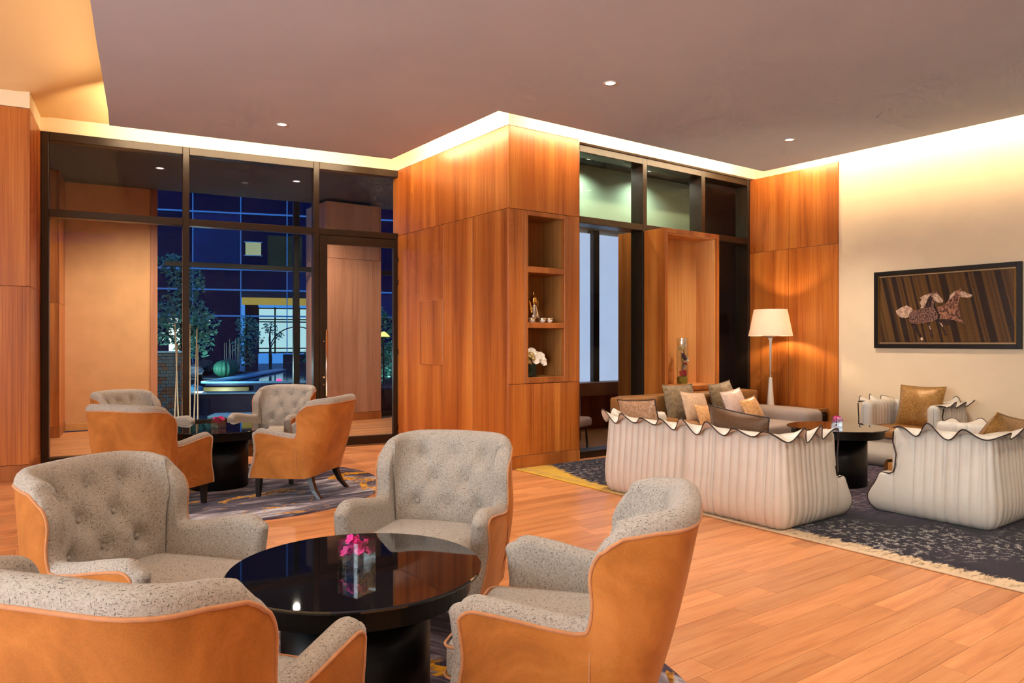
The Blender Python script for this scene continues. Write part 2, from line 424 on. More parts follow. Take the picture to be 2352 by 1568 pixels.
# ------------------------------------------------------------------ floor
PW = 0.13
struct('floor', MB().box(-9.5, 5.2, -11, 6.6, -0.14, -0.014), 'dark_core')
floor = bpy.data.objects['floor']
c36, s36 = math.cos(R(36)), math.sin(R(36))
def depth_side(x, y):
    dx, dy = x-cam.location.x, y-cam.location.y
    return dx*s36+dy*c36, dx*c36-dy*s36
rng = random.Random(3); planks = []
y = -8.0
while y < 6.3:
    x = -9.3-rng.random()*1.3
    while x < 4.3:
        ln = rng.uniform(0.95, 1.75)
        x1 = min(x+ln, 4.3)
        dep, side = depth_side((x+x1)/2, y+PW/2)
        seen = any(depth_side(px, y)[0] > 1.6 and abs(depth_side(px, y)[1]) < depth_side(px, y)[0]*0.72+0.1 for px in (x, (x+x1)/2, x1))
        wall_y = 3.19-0.157*((x+x1)/2+3.966)
        solid = (x > 0.02 and x1 < 1.0 and 0.0 < y < 2.4)
        under = x > 0.3 and x1 < 4.1 and -8 < y < -0.1
        if not solid and x1-x > 0.05: planks.append((-(x1-x)/max(dep, 1)**2 if seen and not under and y < wall_y else 0, x, x1, y))
        x = x1+0.0015
    y += PW
planks.sort()
unit = MB().box(0, 1, 0, PW-0.0016, -0.013, 0, 0).mesh('plank', 'floor_board')
rest = MB()
for i, (k, x, x1, yy) in enumerate(planks):
    if i < 300 and k < 0:
        p = obj('plank', unit, floor, (x, yy, 0)); p.scale = (x1-x, 1, 1)
    else: rest.box(x, x1, yy, yy+PW-0.0016, -0.013, 0)
rs = rest.build('far_planks', 'floor_board', floor); rs['kind'] = 'stuff'

# ------------------------------------------------------------------ ceiling with light cove
EDGE = [(-3.39, 2.50), (-3.46, 1.9), (-3.62, 0.91), (-3.76, 0.05), (-3.87, -0.66), (-4.15, -2.2), (-4.6, -4.5), (-5.9, -10.8)]
p_l = L(0.69, -0.68); p_r = L(3.57, -0.68)
slab = [(p_l.x, p_l.y)]+EDGE[1:]+[(3.9, -10.8), (3.9, -0.36), (-0.38, -0.36), (-0.38, p_r.y-0.02)]
struct('ceiling', MB().prism(slab[::-1] if False else slab, 3.60, 3.66), 'ceiling_paint')
struct('ceiling_cove', MB().box(-2.2, 4.6, -11, 3.6, 4.02, 4.1), 'cove_paint')
def wall_gap(s, t):
    pier = math.hypot(max(0.0, s-0.02), max(0.0, -t-0.868))
    return max(0.0, min(-t, pier))
rows = []
for i in range(60):
    s_ = -6.2+8.4*i/59
    rows.append([tuple(L(s_, t_, 3.765+0.62*(1-math.exp(-wall_gap(s_, t_)/1.1)))) for t_ in [0.1-0.1*j for j in range(40)]+[-4.2-0.9*j for j in range(12)]])
struct('ceiling_raised', MB().grid(rows), 'raised_paint')
for p_ in bpy.data.objects['ceiling_raised'].data.polygons: p_.use_smooth = True
# lip that hides the strips
# ------------------------------------------------------------------ walls behind and beside the camera
struct('wall_back', MB().box(-9.6, 4.5, -10.9, -10.75, 0, 4.1), 'cream_paint')
w5 = setting('added_window_left')  # invented window, out of view, added for the side fill light
for k in range(5):
    y_ = -9.7+k*2.1375
    bx('mullion', 'bronze', w5, -9.53, -9.42, y_, y_+0.05, 0.5, 3.25)
    if k < 4: bx('pane', 'window_glass', w5, -9.48, -9.47, y_+0.05, y_+2.1375, 0.5, 3.25)
struct('wall_far_left', MB().box(-9.55, -9.4, -11, -9.7, 0, 4.3).box(-9.55, -9.4, -1.10, 4.3, 0, 4.3).box(-9.55, -9.4, -9.7, -1.10, 3.25, 4.3).box(-9.55, -9.4, -9.7, -1.10, 0, 0.5), 'cove_paint')
struct('wall_right', MB().box(4.3, 4.5, -11, 0.34, 0, 4.1), 'cream_paint')
bx('skirting', 'cream_paint', bpy.data.objects['wall_right'], 4.285, 4.30, -10.7, -1.2, 0, 0.12, b=0.004)
wp = setting('wall_right_panelling')
for (y0, y1, z0, z1) in ((-1.18, -0.49, 2.592, 3.62), (-0.486, 0.24, 2.592, 3.62), (-1.18, -0.49, 0.135, 2.588), (-0.486, 0.24, 0.135, 2.588)):
    bx('panel', 'teak', wp, 4.275, 4.305, y0, y1, z0, z1, b=0.002)
bx('baseboard', 'teak_frame', wp, 4.272, 4.305, -1.18, 0.24, 0, 0.131, b=0.002)
bx('backing', 'dark_core', wp, 4.29, 4.303, -1.175, 0.2, 0.01, 3.615)
# upper walls inside the cove
struct('trim_1', MB().box(0.0, 4.35, 0.06, 0.34, 3.625, 4.05), 'cove_paint')
struct('trim_2', MB().box(0.003, 1.0, 0.003, 2.7, 3.625, 4.05), 'cove_paint')
struct('trim_3', MB().box(-0.6, 4.3, -0.03, 0.16, 3.625, 4.05), 'cove_paint', tuple(LO), LANG)
struct('trim_4', MB().box(-6.5, 0.018, -0.866, 0.1, 3.625, 4.05), 'cove_paint', tuple(LO), LANG)

# ------------------------------------------------------------------ column with the niche
cl = setting('wall_column')
core = MB()
core.box(0.012, 1.05, 0.43, 2.66, 0, 3.62); core.box(0.012, 0.225, 0.012, 0.43, 0, 3.62); core.box(0.80, 0.975, 0.012, 0.43, 0, 3.62)
core.box(0.225, 0.80, 0.012, 0.43, 2.735, 3.62); core.box(0.225, 0.80, 0.012, 0.43, 0, 0.93)
core.build('core', 'dark_core', cl)
for x0, x1, z0, z1 in ((0.0, 0.985, 2.754, 3.62), (0.0, 0.985, 0.137, 0.896), (0.0, 0.208, 0.9, 2.75), (0.822, 0.985, 0.9, 2.75)):
    bx('panel', 'teak', cl, x0, x1, 0, 0.016, z0, z1, b=0.0015)
for y0, y1, z0, z1 in ((0.0165, 2.66, 2.754, 3.62), (0.0165, 0.70, 0.137, 2.75), (0.7025, 1.337, 0.137, 2.75), (1.339, 2.66, 0.137, 2.75)):
    bx('panel', 'teak', cl, 0, 0.016, y0, y1, z0, z1, b=0.0015)
bx('access_panel', 'teak', cl, -0.007, 0.004, 1.34, 1.91, 1.065, 1.855, b=0.002)
bx('baseboard', 'teak_frame', cl, -0.004, 0.989, -0.004, 0.02, 0, 0.133, b=0.002)
bx('baseboard', 'teak_frame', cl, -0.004, 0.02, 0.02, 2.66, 0, 0.133, b=0.002)
FR = 'teak_frame'
bx('niche_frame', FR, cl, 0.211, 0.257, -0.004, 0.05, 0.902, 2.748, b=0.003); bx('niche_frame', FR, cl, 0.761, 0.819, -0.004, 0.05, 0.902, 2.748, b=0.003)
bx('niche_frame', FR, cl, 0.257, 0.761, -0.004, 0.05, 2.70, 2.748, b=0.003); bx('niche_frame', FR, cl, 0.257, 0.761, -0.004, 0.05, 0.902, 0.965, b=0.003)
for z0, z1 in ((2.09, 2.155), (1.494, 1.555)):
    bx('shelf', FR, cl, 0.245, 0.785, -0.003, 0.40, z0, z1, b=0.004)
bx('niche_lining', 'niche_lining', cl, 0.24, 0.79, 0.40, 0.425, 0.93, 2.73)
bx('niche_lining', 'niche_lining', cl, 0.228, 0.243, 0.05, 0.40, 0.93, 2.73); bx('niche_lining', 'niche_lining', cl, 0.775, 0.798, 0.05, 0.40, 0.93, 2.73)
bx('niche_lining', 'niche_lining', cl, 0.243, 0.775, 0.05, 0.40, 2.715, 2.733); bx('niche_lining', 'niche_lining', cl, 0.243, 0.775, 0.05, 0.40, 0.935, 0.962)

# ------------------------------------------------------------------ left pier
pl = setting('wall_left', tuple(LO), LANG)
bx('core', 'dark_core', pl, -6.4, 0.008, -0.856, 0.3, 0, 3.62)
for s0, s1 in ((-1.3, 0.02), (-2.6, -1.303), (-3.9, -2.603), (-5.2, -3.903)):
    bx('panel', 'teak', pl, s0, s1, -0.868, -0.853, 1.889, 3.62, b=0.0015); bx('panel', 'teak', pl, s0, s1, -0.868, -0.853, 0.152, 1.885, b=0.0015)
bx('panel', 'teak', pl, 0.004, 0.02, -0.8525, -0.0, 1.889, 3.62, b=0.0015); bx('panel', 'teak', pl, 0.004, 0.02, -0.8525, -0.0, 0.152, 1.885, b=0.0015)
bx('baseboard', 'teak_frame', pl, -5.2, 0.024, -0.872, -0.85, 0, 0.148, b=0.002); bx('baseboard', 'teak_frame', pl, 0.002, 0.024, -0.85, 0, 0, 0.148, b=0.002)

# ------------------------------------------------------------------ angled glazing with the door
w1 = setting('window_1', tuple(LO), LANG)
MS = (0.06, 1.452, 2.954, 4.10)
def member(n, root, *a): return bx(n, 'bronze', root, *a, b=0.004)
for i, s in enumerate(MS):
    member('mullion', w1, s-0.036, s+0.036, -0.05, 0.08, 0, 3.62)
for a, b in zip(MS[:-1], MS[1:]):
    member('top_rail', w1, a+0.036, b-0.036, -0.05, 0.08, 3.53, 3.62)
    member('transom', w1, a+0.036, b-0.036, -0.05, 0.08, 2.705, 2.785)
    bx('pane', 'window_glass', w1, a+0.03, b-0.03, 0.012, 0.022, 2.78, 3.535)
for a, b in zip(MS[:2], MS[1:3]):
    member('bottom_rail', w1, a+0.036, b-0.036, -0.05, 0.08, 0, 0.085)
    bx('pane', 'window_glass', w1, a+0.03, b-0.03, 0.012, 0.022, 0.08, 2.71)
d1 = setting('door_1', tuple(LO), LANG)
da, db = 2.992, 4.062
for a in ((da, da+0.10, 0.012, 2.70), (db-0.10, db, 0.012, 2.70)): bx('stile', 'bronze', d1, a[0], a[1], -0.045, 0.03, a[2], a[3], b=0.004)
bx('top_stile', 'bronze', d1, da+0.10, db-0.10, -0.045, 0.03, 2.59, 2.70, b=0.004); bx('bottom_stile', 'bronze', d1, da+0.10, db-0.10, -0.045, 0.03, 0.012, 0.12, b=0.004)
bx('pane', 'window_glass', d1, da+0.095, db-0.095, -0.012, -0.002, 0.115, 2.595)
h = MB().tube([(da+0.075, -0.115, 0.66), (da+0.075, -0.115, 1.50)], 0.017, 12)
hd = h.build('pull_handle', 'steel', d1, True)
for z in (0.80, 1.35):
    MB().tube([(da+0.075, -0.115, z), (da+0.06, -0.04, z)], 0.013, 10).build('handle_mount', 'steel', hd, True)
MB().tube([(da+0.05, -0.05, 0.90), (da+0.05, -0.04, 0.90)], 0.016, 12).build('lock', 'steel', d1, True)
for z in (0.20, 1.20, 2.12, 2.42):
    hh = MB().box(db-0.035, db+0.005, -0.075, -0.04, z-0.06, z+0.06, 0.004).box(db-0.075, db-0.03, -0.065, -0.045, z-0.02, z+0.05, 0.003)
    hh.build('hinge', 'steel' if False else 'bronze', d1)

# ------------------------------------------------------------------ right glazing
WY = 0.17
w2 = setting('window_2')
MX = (1.06, 2.167, 3.273, 4.265)
for i, x in enumerate(MX):
    member('mullion', w2, x-0.036, x+0.036, WY-0.05, WY+0.16, 0, 3.62)
for a, b in zip(MX[:-1], MX[1:]):
    member('top_rail', w2, a+0.036, b-0.036, WY-0.05, WY+0.16, 3.535, 3.62)
    member('transom', w2, a+0.036, b-0.036, WY-0.05, WY+0.16, 2.715, 2.795)
    member('bottom_rail', w2, a+0.036, b-0.036, WY-0.05, WY+0.16, 0, 0.08)
    bx('pane', 'window_glass', w2, a+0.03, b-0.03, WY+0.05, WY+0.06, 2.79, 3.54)
    bx('pane', 'window_glass', w2, a+0.03, b-0.03, WY+0.05, WY+0.06, 0.075, 2.72)

# ------------------------------------------------------------------ room beyond the right glazing
struct('wall_beyond', MB().box(1.0, 4.2, 0.95, 1.05, 2.87, 4.1), 'green_grey_wall')
struct('wall_beyond_far', MB().box(1.0, 7.5, 2.42, 2.5, 0.0, 4.1), 'cream_paint')
emit('blind_daylight', S(186, 204, 238), 0.95)
bl = setting('window_3')
for a, b in ((2.2, 3.285), (3.41, 4.30), (4.43, 5.6)): bx('blind', 'blind_daylight', bl, a, b, 2.36, 2.40, 0.72, 3.05)
for a in (3.285, 4.30): bx('post', 'bronze', bl, a, a+0.125, 2.28, 2.42, 0.6, 3.1, b=0.004)
bx('sill', 'teak_outside', bl, 2.0, 6.4, 2.05, 2.42, 0.52, 0.72, b=0.006)
struct('wall_beyond_low', MB().box(2.0, 6.4, 2.2, 2.36, -0.01, 0.52), 'teak_frame')
struct('cabinet_reflection', MB().box(2.50, 3.3, 0.50, 0.93, 0.0, 2.80), 'teak_frame')  # block standing in for the cabinet side mirrored in the glass
struct('blackout_beyond', MB().box(3.4, 5.2, 0.75, 0.85, 0.0, 2.86).box(4.2, 6.5, 0.95, 1.05, 0, 4.3).box(7.4, 7.5, 0.3, 2.5, 0, 4.1).box(4.5, 7.5, 0.28, 0.34, 0, 4.1), 'dark_core')  # black sheets added to shut out sky light behind the right panes
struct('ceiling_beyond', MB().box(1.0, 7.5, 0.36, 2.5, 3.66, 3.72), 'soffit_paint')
# ------------------------------------------------------------------ covered terrace outside the angled glazing
def G(X, Y):
    """survey offsets from the camera foot, Y straight ahead, to world"""
    return (cam.location.x+X*c36+Y*s36, cam.location.y-X*s36+Y*c36)
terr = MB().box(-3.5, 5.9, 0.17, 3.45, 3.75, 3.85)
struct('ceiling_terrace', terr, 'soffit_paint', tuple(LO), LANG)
struct('wall_terrace', MB().box(-0.06, 1.20, 3.45, 3.7, 0, 3.75), 'stone_wall', tuple(LO), LANG)
bx('skirting', 'teak_pale', bpy.data.objects['wall_terrace'], -0.04, 1.20, 3.435, 3.45, 0, 0.11, b=0.003)
bx('edge_strip', 'teak_outside', bpy.data.objects['wall_terrace'], 1.11, 1.21, 3.425, 3.45, 0.11, 3.75, b=0.003)
tp = setting('wall_terrace_pier', tuple(LO), LANG)
bx('core', 'dark_core', tp, -2.2, -0.056, 2.64, 3.66, 0, 3.75)
for z0, z1 in ((1.889, 3.75), (0.152, 1.885)):
    bx('panel', 'teak', tp, -2.2, -0.04, 2.625, 2.641, z0, z1, b=0.0015); bx('panel', 'teak', tp, -0.056, -0.04, 2.642, 3.45, z0, z1, b=0.0015)
bx('baseboard', 'teak_frame', tp, -2.2, -0.036, 2.621, 3.45, 0, 0.148)
tc = setting('wall_terrace_column')
bx('core', 'dark_core', tc, 0.185, 1.15, 5.455, 6.4, 0, 3.70)
for x0, x1 in ((0.17, 0.998), (1.0, 1.165)):
    for z0, z1 in ((2.754, 3.70), (0.137, 2.75)): bx('panel', 'teak_outside', tc, x0, x1, 5.44, 5.456, z0, z1, b=0.0015)
for z0, z1 in ((2.754, 3.70), (0.137, 2.75)): bx('panel', 'teak_outside', tc, 0.17, 0.186, 5.457, 6.4, z0, z1, b=0.0015)
bx('baseboard', 'teak_frame', tc, 0.166, 1.169, 5.436, 6.4, 0, 0.133)
# outer steel frame at the terrace edge
of = setting('window_4', tuple(LO), LANG)
EO = 3.52
for s in (3.36, 5.7): bx('mullion', 'black_metal', of, s-0.05, s+0.05, EO-0.05, EO+0.05, 0, 3.75, b=0.004)
for z in (2.60, 0.04): bx('transom', 'black_metal', of, 1.31, 5.65, EO-0.04, EO+0.04, z-0.04, z+0.04, b=0.004)

# ------------------------------------------------------------------ courtyard
plain('paving', S(30, 44, 70), 0.5, 0, 0.4, 0.2, 3)
plain('planter_blue', S(24, 30, 58), 0.35, 0, 0.5, 0.2, 3)
plain('ledge_pale', S(110, 165, 200), 0.4, 0, 0.4, 0.1, 3)
plain('facade_glass', S(7, 22, 68), 0.12, 0, 0.05, 0.3, 0.25)
plain('facade_glass_pale', S(14, 60, 110), 0.12, 0, 0.05, 0.3, 0.4)
plain('facade_line', S(168, 214, 246), 0.4, 0, 0.4, 0.05, 2)
plain('bamboo', S(206, 190, 160), 0.5, 0, 0.3, 0.15, 10)
plain('rock_dark', S(26, 34, 48), 0.6, 0, 0.4, 0.5, 5)
plain('rock_blue', S(80, 150, 190), 0.6, 0, 0.4, 0.3, 4)
plain('cactus_green', S(40, 96, 76), 0.6, 0, 0.3, 0.3, 40)
plain('trunk_dark', S(24, 30, 34), 0.8)
plain('gold_panel', S(96, 74, 34), 0.5, 0.3, 0.4, 0.3, 2)
emit('lit_sky_window', S(176, 226, 236), 1.0); emit('lit_strip_yellow', S(196, 176, 92), 0.6); emit('lit_white', S(236, 250, 240), 1.4); emit('reflection_glow', S(176, 194, 156), 0.7)
emit('fountain_red', (1.0, 0.02, 0.12, 1), 5.0); emit('lit_amber', (1.0, 0.62, 0.12, 1), 3.0)
t = NT('pool_water'); t.base(t.ramp(t.noise(t.coord((0.5, 2, 1)), 1.2, 3), [(0.3, S(8, 40, 70)), (0.7, S(26, 120, 140))])); t.bump(t.noise(t.coord((1, 4, 1)), 3, 2), 0.1, 0.02); t.set(0.06)
struct('ground_courtyard', MB().box(-30, 20, 6.62, 40, -0.3, -0.05), 'paving', None)
# stone tile wall beside the terrace
sx, sy = G(-6.2, 12.55)
tw = thing('stone_tile_wall', 'low wall of mottled blue and brown stone tiles beside the pale terrace wall', 'wall', (sx, sy, -0.05), R(-20))
bx('core', 'dark_core', tw, 0, 0.52, 0.02, 0.3, 0, 1.20)
plain('tile_slate', S(66, 92, 112), 0.5, 0, 0.4, 0.5, 9); plain('tile_rust', S(90, 74, 70), 0.5, 0, 0.4, 0.5, 9)
tm = [MB().box(0, 0.098, 0, 0.03, 0, 0.056, 0.004).mesh('tile', m) for m in ('tile_slate', 'tile_rust')]
rng = random.Random(5)
for r_ in range(20):
    for k in range(5):
        q = obj('tile', tm[rng.random() < 0.35], tw, (k*0.104+(0.03 if r_ % 2 else 0)-0.02, -0.008+rng.random()*0.012, r_*0.06))
bx('coping', 'ledge_pale', tw, -0.02, 0.54, -0.02, 0.32, 1.20, 1.23, b=0.005)

# opposite building
FA = R(16.5-36.0)
fx, fy = G(-10.13, 27.0)
fb = thing('office_facade', 'dark blue glass office facade with pale horizontal and vertical lines beyond the courtyard', 'building', (fx, fy, -0.05), FA)
vs_x = [-9.9, -8.25, -6.6, -4.95, -3.3, -1.65, 0.0, 1.65, 3.3, 4.95, 6.6, 8.25, 9.9]
hz = [0.0, 2.35, 3.32, 4.08, 6.18, 6.98, 9.1, 9.9, 12.0, 14.2]
for i in range(len(vs_x)-1):
    for j in range(len(hz)-1):
        if j == 0 and 6 <= i <= 8: continue
        if j == 1 and 6 <= i <= 8: continue
        bx('pane', 'facade_glass_pale' if (i < 4 or (i*7+j*3) % 11 == 0) else 'facade_glass', fb, vs_x[i], vs_x[i+1], 0, 0.05, hz[j], hz[j+1])
for z in hz[1:]: bx('line', 'facade_line', fb, -9.9, 9.9, -0.05, 0.01, z-0.03, z+0.03)
for x in vs_x: bx('line', 'facade_line', fb, x-0.018, x+0.018, -0.04, 0.01, 0, 14.2)
bx('gold_panel', 'gold_panel', fb, 0.95, 2.2, -0.02, 0.0, 4.15, 5.4)
# recess with the bright window
bx('soffit', 'planter_blue', fb, 0.0, 4.95, 0.0, 2.4, 3.05, 3.3); bx('recess_light', 'lit_strip_yellow', fb, 0.03, 4.9, 0.06, 0.2, 2.78, 3.05)
bx('recess_wall', 'facade_glass_pale', fb, 0.0, 0.5, 2.2, 2.4, 0, 3.1)
lw = bx('bright_window', 'lit_sky_window', fb, 0.5, 4.95, 2.4, 2.45, 0.95, 2.75)
for x in (0.5, 1.15, 2.1, 3.05, 4.0): bx('glazing_bar', 'black_metal', lw, x-0.03, x+0.03, 2.3, 2.4, 0.9, 2.8)
for z in (0.95, 1.12, 2.20, 2.30, 2.75): bx('glazing_bar', 'black_metal', lw, 0.5, 4.95, 2.31, 2.4, z-0.025, z+0.025)
bx('white_window', 'lit_white', fb, -2.45, -1.75, -0.06, -0.03, 1.0, 2.25)
sg = bx('reflection_panel', 'reflection_glow', fb, 0.17, 0.72, -0.12, -0.06, 4.62, 5.1); bx('frame', 'facade_line', sg, 0.12, 0.77, -0.14, -0.115, 5.1, 5.13); bx('frame', 'facade_line', sg, 0.12, 0.77, -0.14, -0.115, 4.59, 4.62)  # glowing panel imitates a reflection, not a lamp on the facade

# pool, planters
px_, py_ = G(-6.45, 15.2)
pool = thing('fountain_pool', 'raised rectangular fountain pool with teal water and glowing red jets', 'pool', (px_, py_, -0.05), R(-30))
bx('wall', 'planter_blue', pool, 0.0, 3.2, 0, 0.2, 0, 0.52); bx('wall', 'planter_blue', pool, 0, 0.25, 0.2, 7.0, 0, 0.52); bx('wall', 'planter_blue', pool, 2.95, 3.2, 0.2, 7.0, 0, 0.52); bx('wall', 'planter_blue', pool, 0.25, 2.95, 6.8, 7.0, 0, 0.75)
bx('coping', 'ledge_pale', pool, -0.05, 3.25, -0.04, 0.03, 0.52, 0.56); bx('coping', 'ledge_pale', pool, -0.1, 0.3, 0.03, 7.0, 0.52, 0.56)
bx('water', 'pool_water', pool, 0.25, 2.95, 0.2, 6.8, 0.3, 0.5)
bx('bronze_face', 'gold_panel', pool, -0.02, 0.9, -0.06, -0.042, 0.18, 0.44)
for x, y in ((1.3, 1.0), (1.9, 2.7)):
    j = MB().sphere((x, y, 0.52), 0.06, 10, 6, 0.6).build('jet_lamp', 'fountain_red', pool, True)
pl2 = thing('low_planter', 'long low dark blue planter wall in front of the fountain pool', 'planter', (*G(-6.35, 13.6), -0.05), R(-26))
bx('wall', 'planter_blue', pl2, 0, 2.9, 0, 0.9, 0, 0.40); bx('coping', 'ledge_pale', pl2, -0.02, 2.92, -0.03, 0.06, 0.40, 0.425)
st2 = tag(MB().box(0.75, 2.3, -0.75, -0.15, 0, 0.06, 0.01).build('stone_step', 'ledge_pale', None, False, (*G(-6.35, 13.6), -0.05), R(-26)), 'pale blue stone step at the foot of the low dark planter', 'step')
bb = thing('terrace_wall', 'stepped dark blue garden wall behind the fountain pool', 'wall', (*G(-7.7, 24.3), -0.05), R(-26))
for a in ((0, 7, 0, 0.4, 0, 0.95), (2.0, 7, -1.2, -0.6, 0, 0.85)): bx('wall', 'planter_blue', bb, *a); bx('coping', 'ledge_pale', bb, a[0], a[1], a[2]-0.03, a[3], a[5], a[5]+0.035)

def leaves(mb, c, rad, n, size, rng, flat=1.0):
    for _ in range(n):
        while True:
            p = Vector((rng.uniform(-1, 1), rng.uniform(-1, 1), rng.uniform(-1, 1)))
            if p.length < 1: break
        p = Vector((p.x*rad[0], p.y*rad[1], p.z*rad[2]))+Vector(c)
        a = Vector((rng.gauss(0, 1), rng.gauss(0, 1), rng.gauss(0, .5))).normalized()*size*rng.uniform(.6, 1.2)
        b = a.cross(Vector((rng.gauss(0, 1), rng.gauss(0, 1), rng.gauss(0, 1)))).normalized()*size*.32
        mb.add([p-a*.5, p+b, p+a*.6, p-b], [(0, 1, 2, 3)])
plain('leaf_teal', S(70, 150, 128), 0.4, 0, 0.5, 0.5, 3)
def tree(label, X, Y, blobs, h, seed, n=420, size=0.09, group='courtyard trees'):
    rng = random.Random(seed); x, y = G(X, Y)
    r = thing('courtyard_tree', label, 'tree', (x, y, -0.05), 0, group)
    tk = MB().tube([(0, 0, 0), (0.03, 0, h*.4), (-0.02, 0.02, h*.75), (0.02, 0, h)], [0.05, 0.045, 0.035, 0.02], 8)
    for bl_ in blobs: tk.tube([(0.0, 0, max(0.2, bl_[2]-0.5)), bl_[:3]], [0.025, 0.01], 6)
    tk.build('trunk', 'trunk_dark', r, True)
    f = MB()
    for (bx_, by_, bz_, br) in blobs: leaves(f, (bx_, by_, bz_), (br, br, br*.8), int(n*br*br*4), size, rng)
    o = f.build('foliage', 'leaf_teal', r); o['kind'] = 'stuff'
tree('tall leafy tree behind the stone tile wall beside the terrace', -6.75, 14.75, [(0, 0, 2.0, .55), (-.35, 0, 1.7, .5), (.35, .1, 1.75, .45), (.1, 0, 2.6, .4), (-.2, 0, 2.95, .3), (.25, 0, 1.35, .4)], 3.0, 1, 520)
tree('slender tree with a small crown at the near corner of the pool', -8.0, 21.8, [(0, 0, 1.9, .35), (.1, 0, 1.5, .4), (-.15, 0, 1.2, .35), (0, 0, 0.9, .3)], 2.1, 2)
tree('bushy shrub glimpsed through the glass door beside an amber lamp', -2.85, 15.5, [(0, 0, 1.75, .35), (.1, 0, 1.3, .4), (0, 0, 0.9, .45), (-.1, 0, 2.0, .25)], 1.8, 3, 600)
tree('small tree silhouetted against the bright window', -9.1, 27.2, [(0, 0, 1.9, .3), (.3, 0, 1.65, .22)], 2.0, 4, 300)
tree('spiky dark plant at the right end of the pool', -6.3, 23.3, [(0, 0, .9, .4), (.1, 0, 1.2, .3)], 1.0, 6, 300, 0.25)
def poles(label, X, Y, n, h, lean, seed, z=-0.05):
    rng = random.Random(seed); x, y = G(X, Y)
    r = thing('bamboo_poles', label, 'poles', (x, y, z), 0, 'bamboo pole clusters')
    bx('holder', 'black_metal', r, -0.05, 0.42, -0.08, 0.08, 0, 0.05)
    for k in range(n):
        a = 0.37*k/(n-1); MB().tube([(a, 0, 0.04), (a+rng.uniform(-lean, lean), rng.uniform(-.05, .05), h*rng.uniform(.72, 1))], 0.011, 8).build('pole', 'bamboo', r, True)
poles('tall pale bamboo poles in front of the stone tile wall', -5.72, 12.25, 7, 1.85, 0.06, 2)
poles('cluster of upright bamboo poles beside the cacti', -7.75, 19.5, 8, 1.0, 0.03, 4, 0.48)
for k, (X, Y, r_) in enumerate(((-7.0, 17.6, .25), (-7.3, 18.6, .25))):
    ct = MB(); rows = []
    for i in range(9):
        rows.append([((r_*math.sin(PI*i/8)*(1+.09*math.cos(14*2*PI*q/56)))*math.cos(2*PI*q/56), (r_*math.sin(PI*i/8)*(1+.09*math.cos(14*2*PI*q/56)))*math.sin(2*PI*q/56), r_*.85*(1-math.cos(PI*i/8))) for q in range(56)])
    ct.grid(rows, close_v=True)
    tag(ct.build('barrel_cactus', 'cactus_green', None, True, (*G(X, Y), 0.48)), ('round ribbed barrel cactus nearer the pool corner', 'round ribbed barrel cactus behind the other one')[k], 'cactus', 'barrel cacti by the pool')
def rock(label, X, Y, z, r_, mat, seed):
    rng = random.Random(seed); m = MB(); rows = []
    for i in range(7):
        rows.append([(r_*math.sin(PI*i/6)*math.cos(2*PI*q/9)*rng.uniform(.75, 1.25), r_*math.sin(PI*i/6)*math.sin(2*PI*q/9)*rng.uniform(.75, 1.25), r_*.7*(1-math.cos(PI*i/6))*rng.uniform(.85, 1.1)) for q in range(9)])
    m.grid(rows, close_v=True); tag(m.build('boulder', mat, None, False, (*G(X, Y), z)), label, 'rock', 'courtyard boulders')
rock('pale blue boulder at the near pool corner', -6.85, 15.6, -0.05, .33, 'rock_blue', 1); rock('dark jagged boulder below the bamboo cluster', -7.6, 17.2, 0.48, .25, 'rock_dark', 2); rock('pale boulder behind the tall tree', -8.5, 18.0, 0.48, .3, 'rock_blue', 3); rock('dark boulder beside the cacti', -7.9, 18.6, 0.48, .28, 'rock_dark', 5)
bd = thing('rock_bed', 'dark raised bed that carries the cacti and boulders', 'planter', (*G(-8.85, 16.5), -0.05), R(-30))
bx('bed', 'rock_dark', bd, 0, 2.0, 0, 4.5, 0, 0.53)
# arc lamp and bench before the bright window
al = thing('arc_lamp', 'thin arc lamp with a dark square shade before the bright window', 'lamp', (*G(-9.0, 26.8), -0.05), FA)
pts = [(0, 0, 0.0)]+[(0.0+1.0*(1-math.cos(a)), 0, 1.0+0.95*math.sin(a)) for a in [PI*k/16 for k in range(10)]]+[(1.75, 0, 1.75)]
MB().tube(pts, 0.02, 8).build('arm', 'black_metal', al, True); bx('shade', 'black_metal', al, 1.6, 1.95, -0.15, 0.15, 1.35, 1.7, b=0.01); MB().lathe([(.2, 0), (.2, .04), (.05, .05)], 16).build('base', 'black_metal', al)
gl_ = thing('garden_lamp', 'small amber garden lamp glimpsed through the glass door', 'lamp', (*G(-2.62, 14.75), -0.05))
MB().tube([(0, 0, 0), (0, 0, 1.55)], 0.02, 8).build('post', 'black_metal', gl_, True); MB().lathe([(.13, 1.5), (.05, 1.58), (.01, 1.6)], 16).build('shade', 'lit_amber', gl_)
tag(MB().lathe([(.42, 0), (.5, .06), (.5, .5), (.46, .55), (.40, .55), (.40, .45), (0.01, .44)], 28).build('round_planter', 'planter_blue', None, True, (*G(-2.42, 14.0), -0.05)), 'round blue planter beyond the glass door', 'planter')
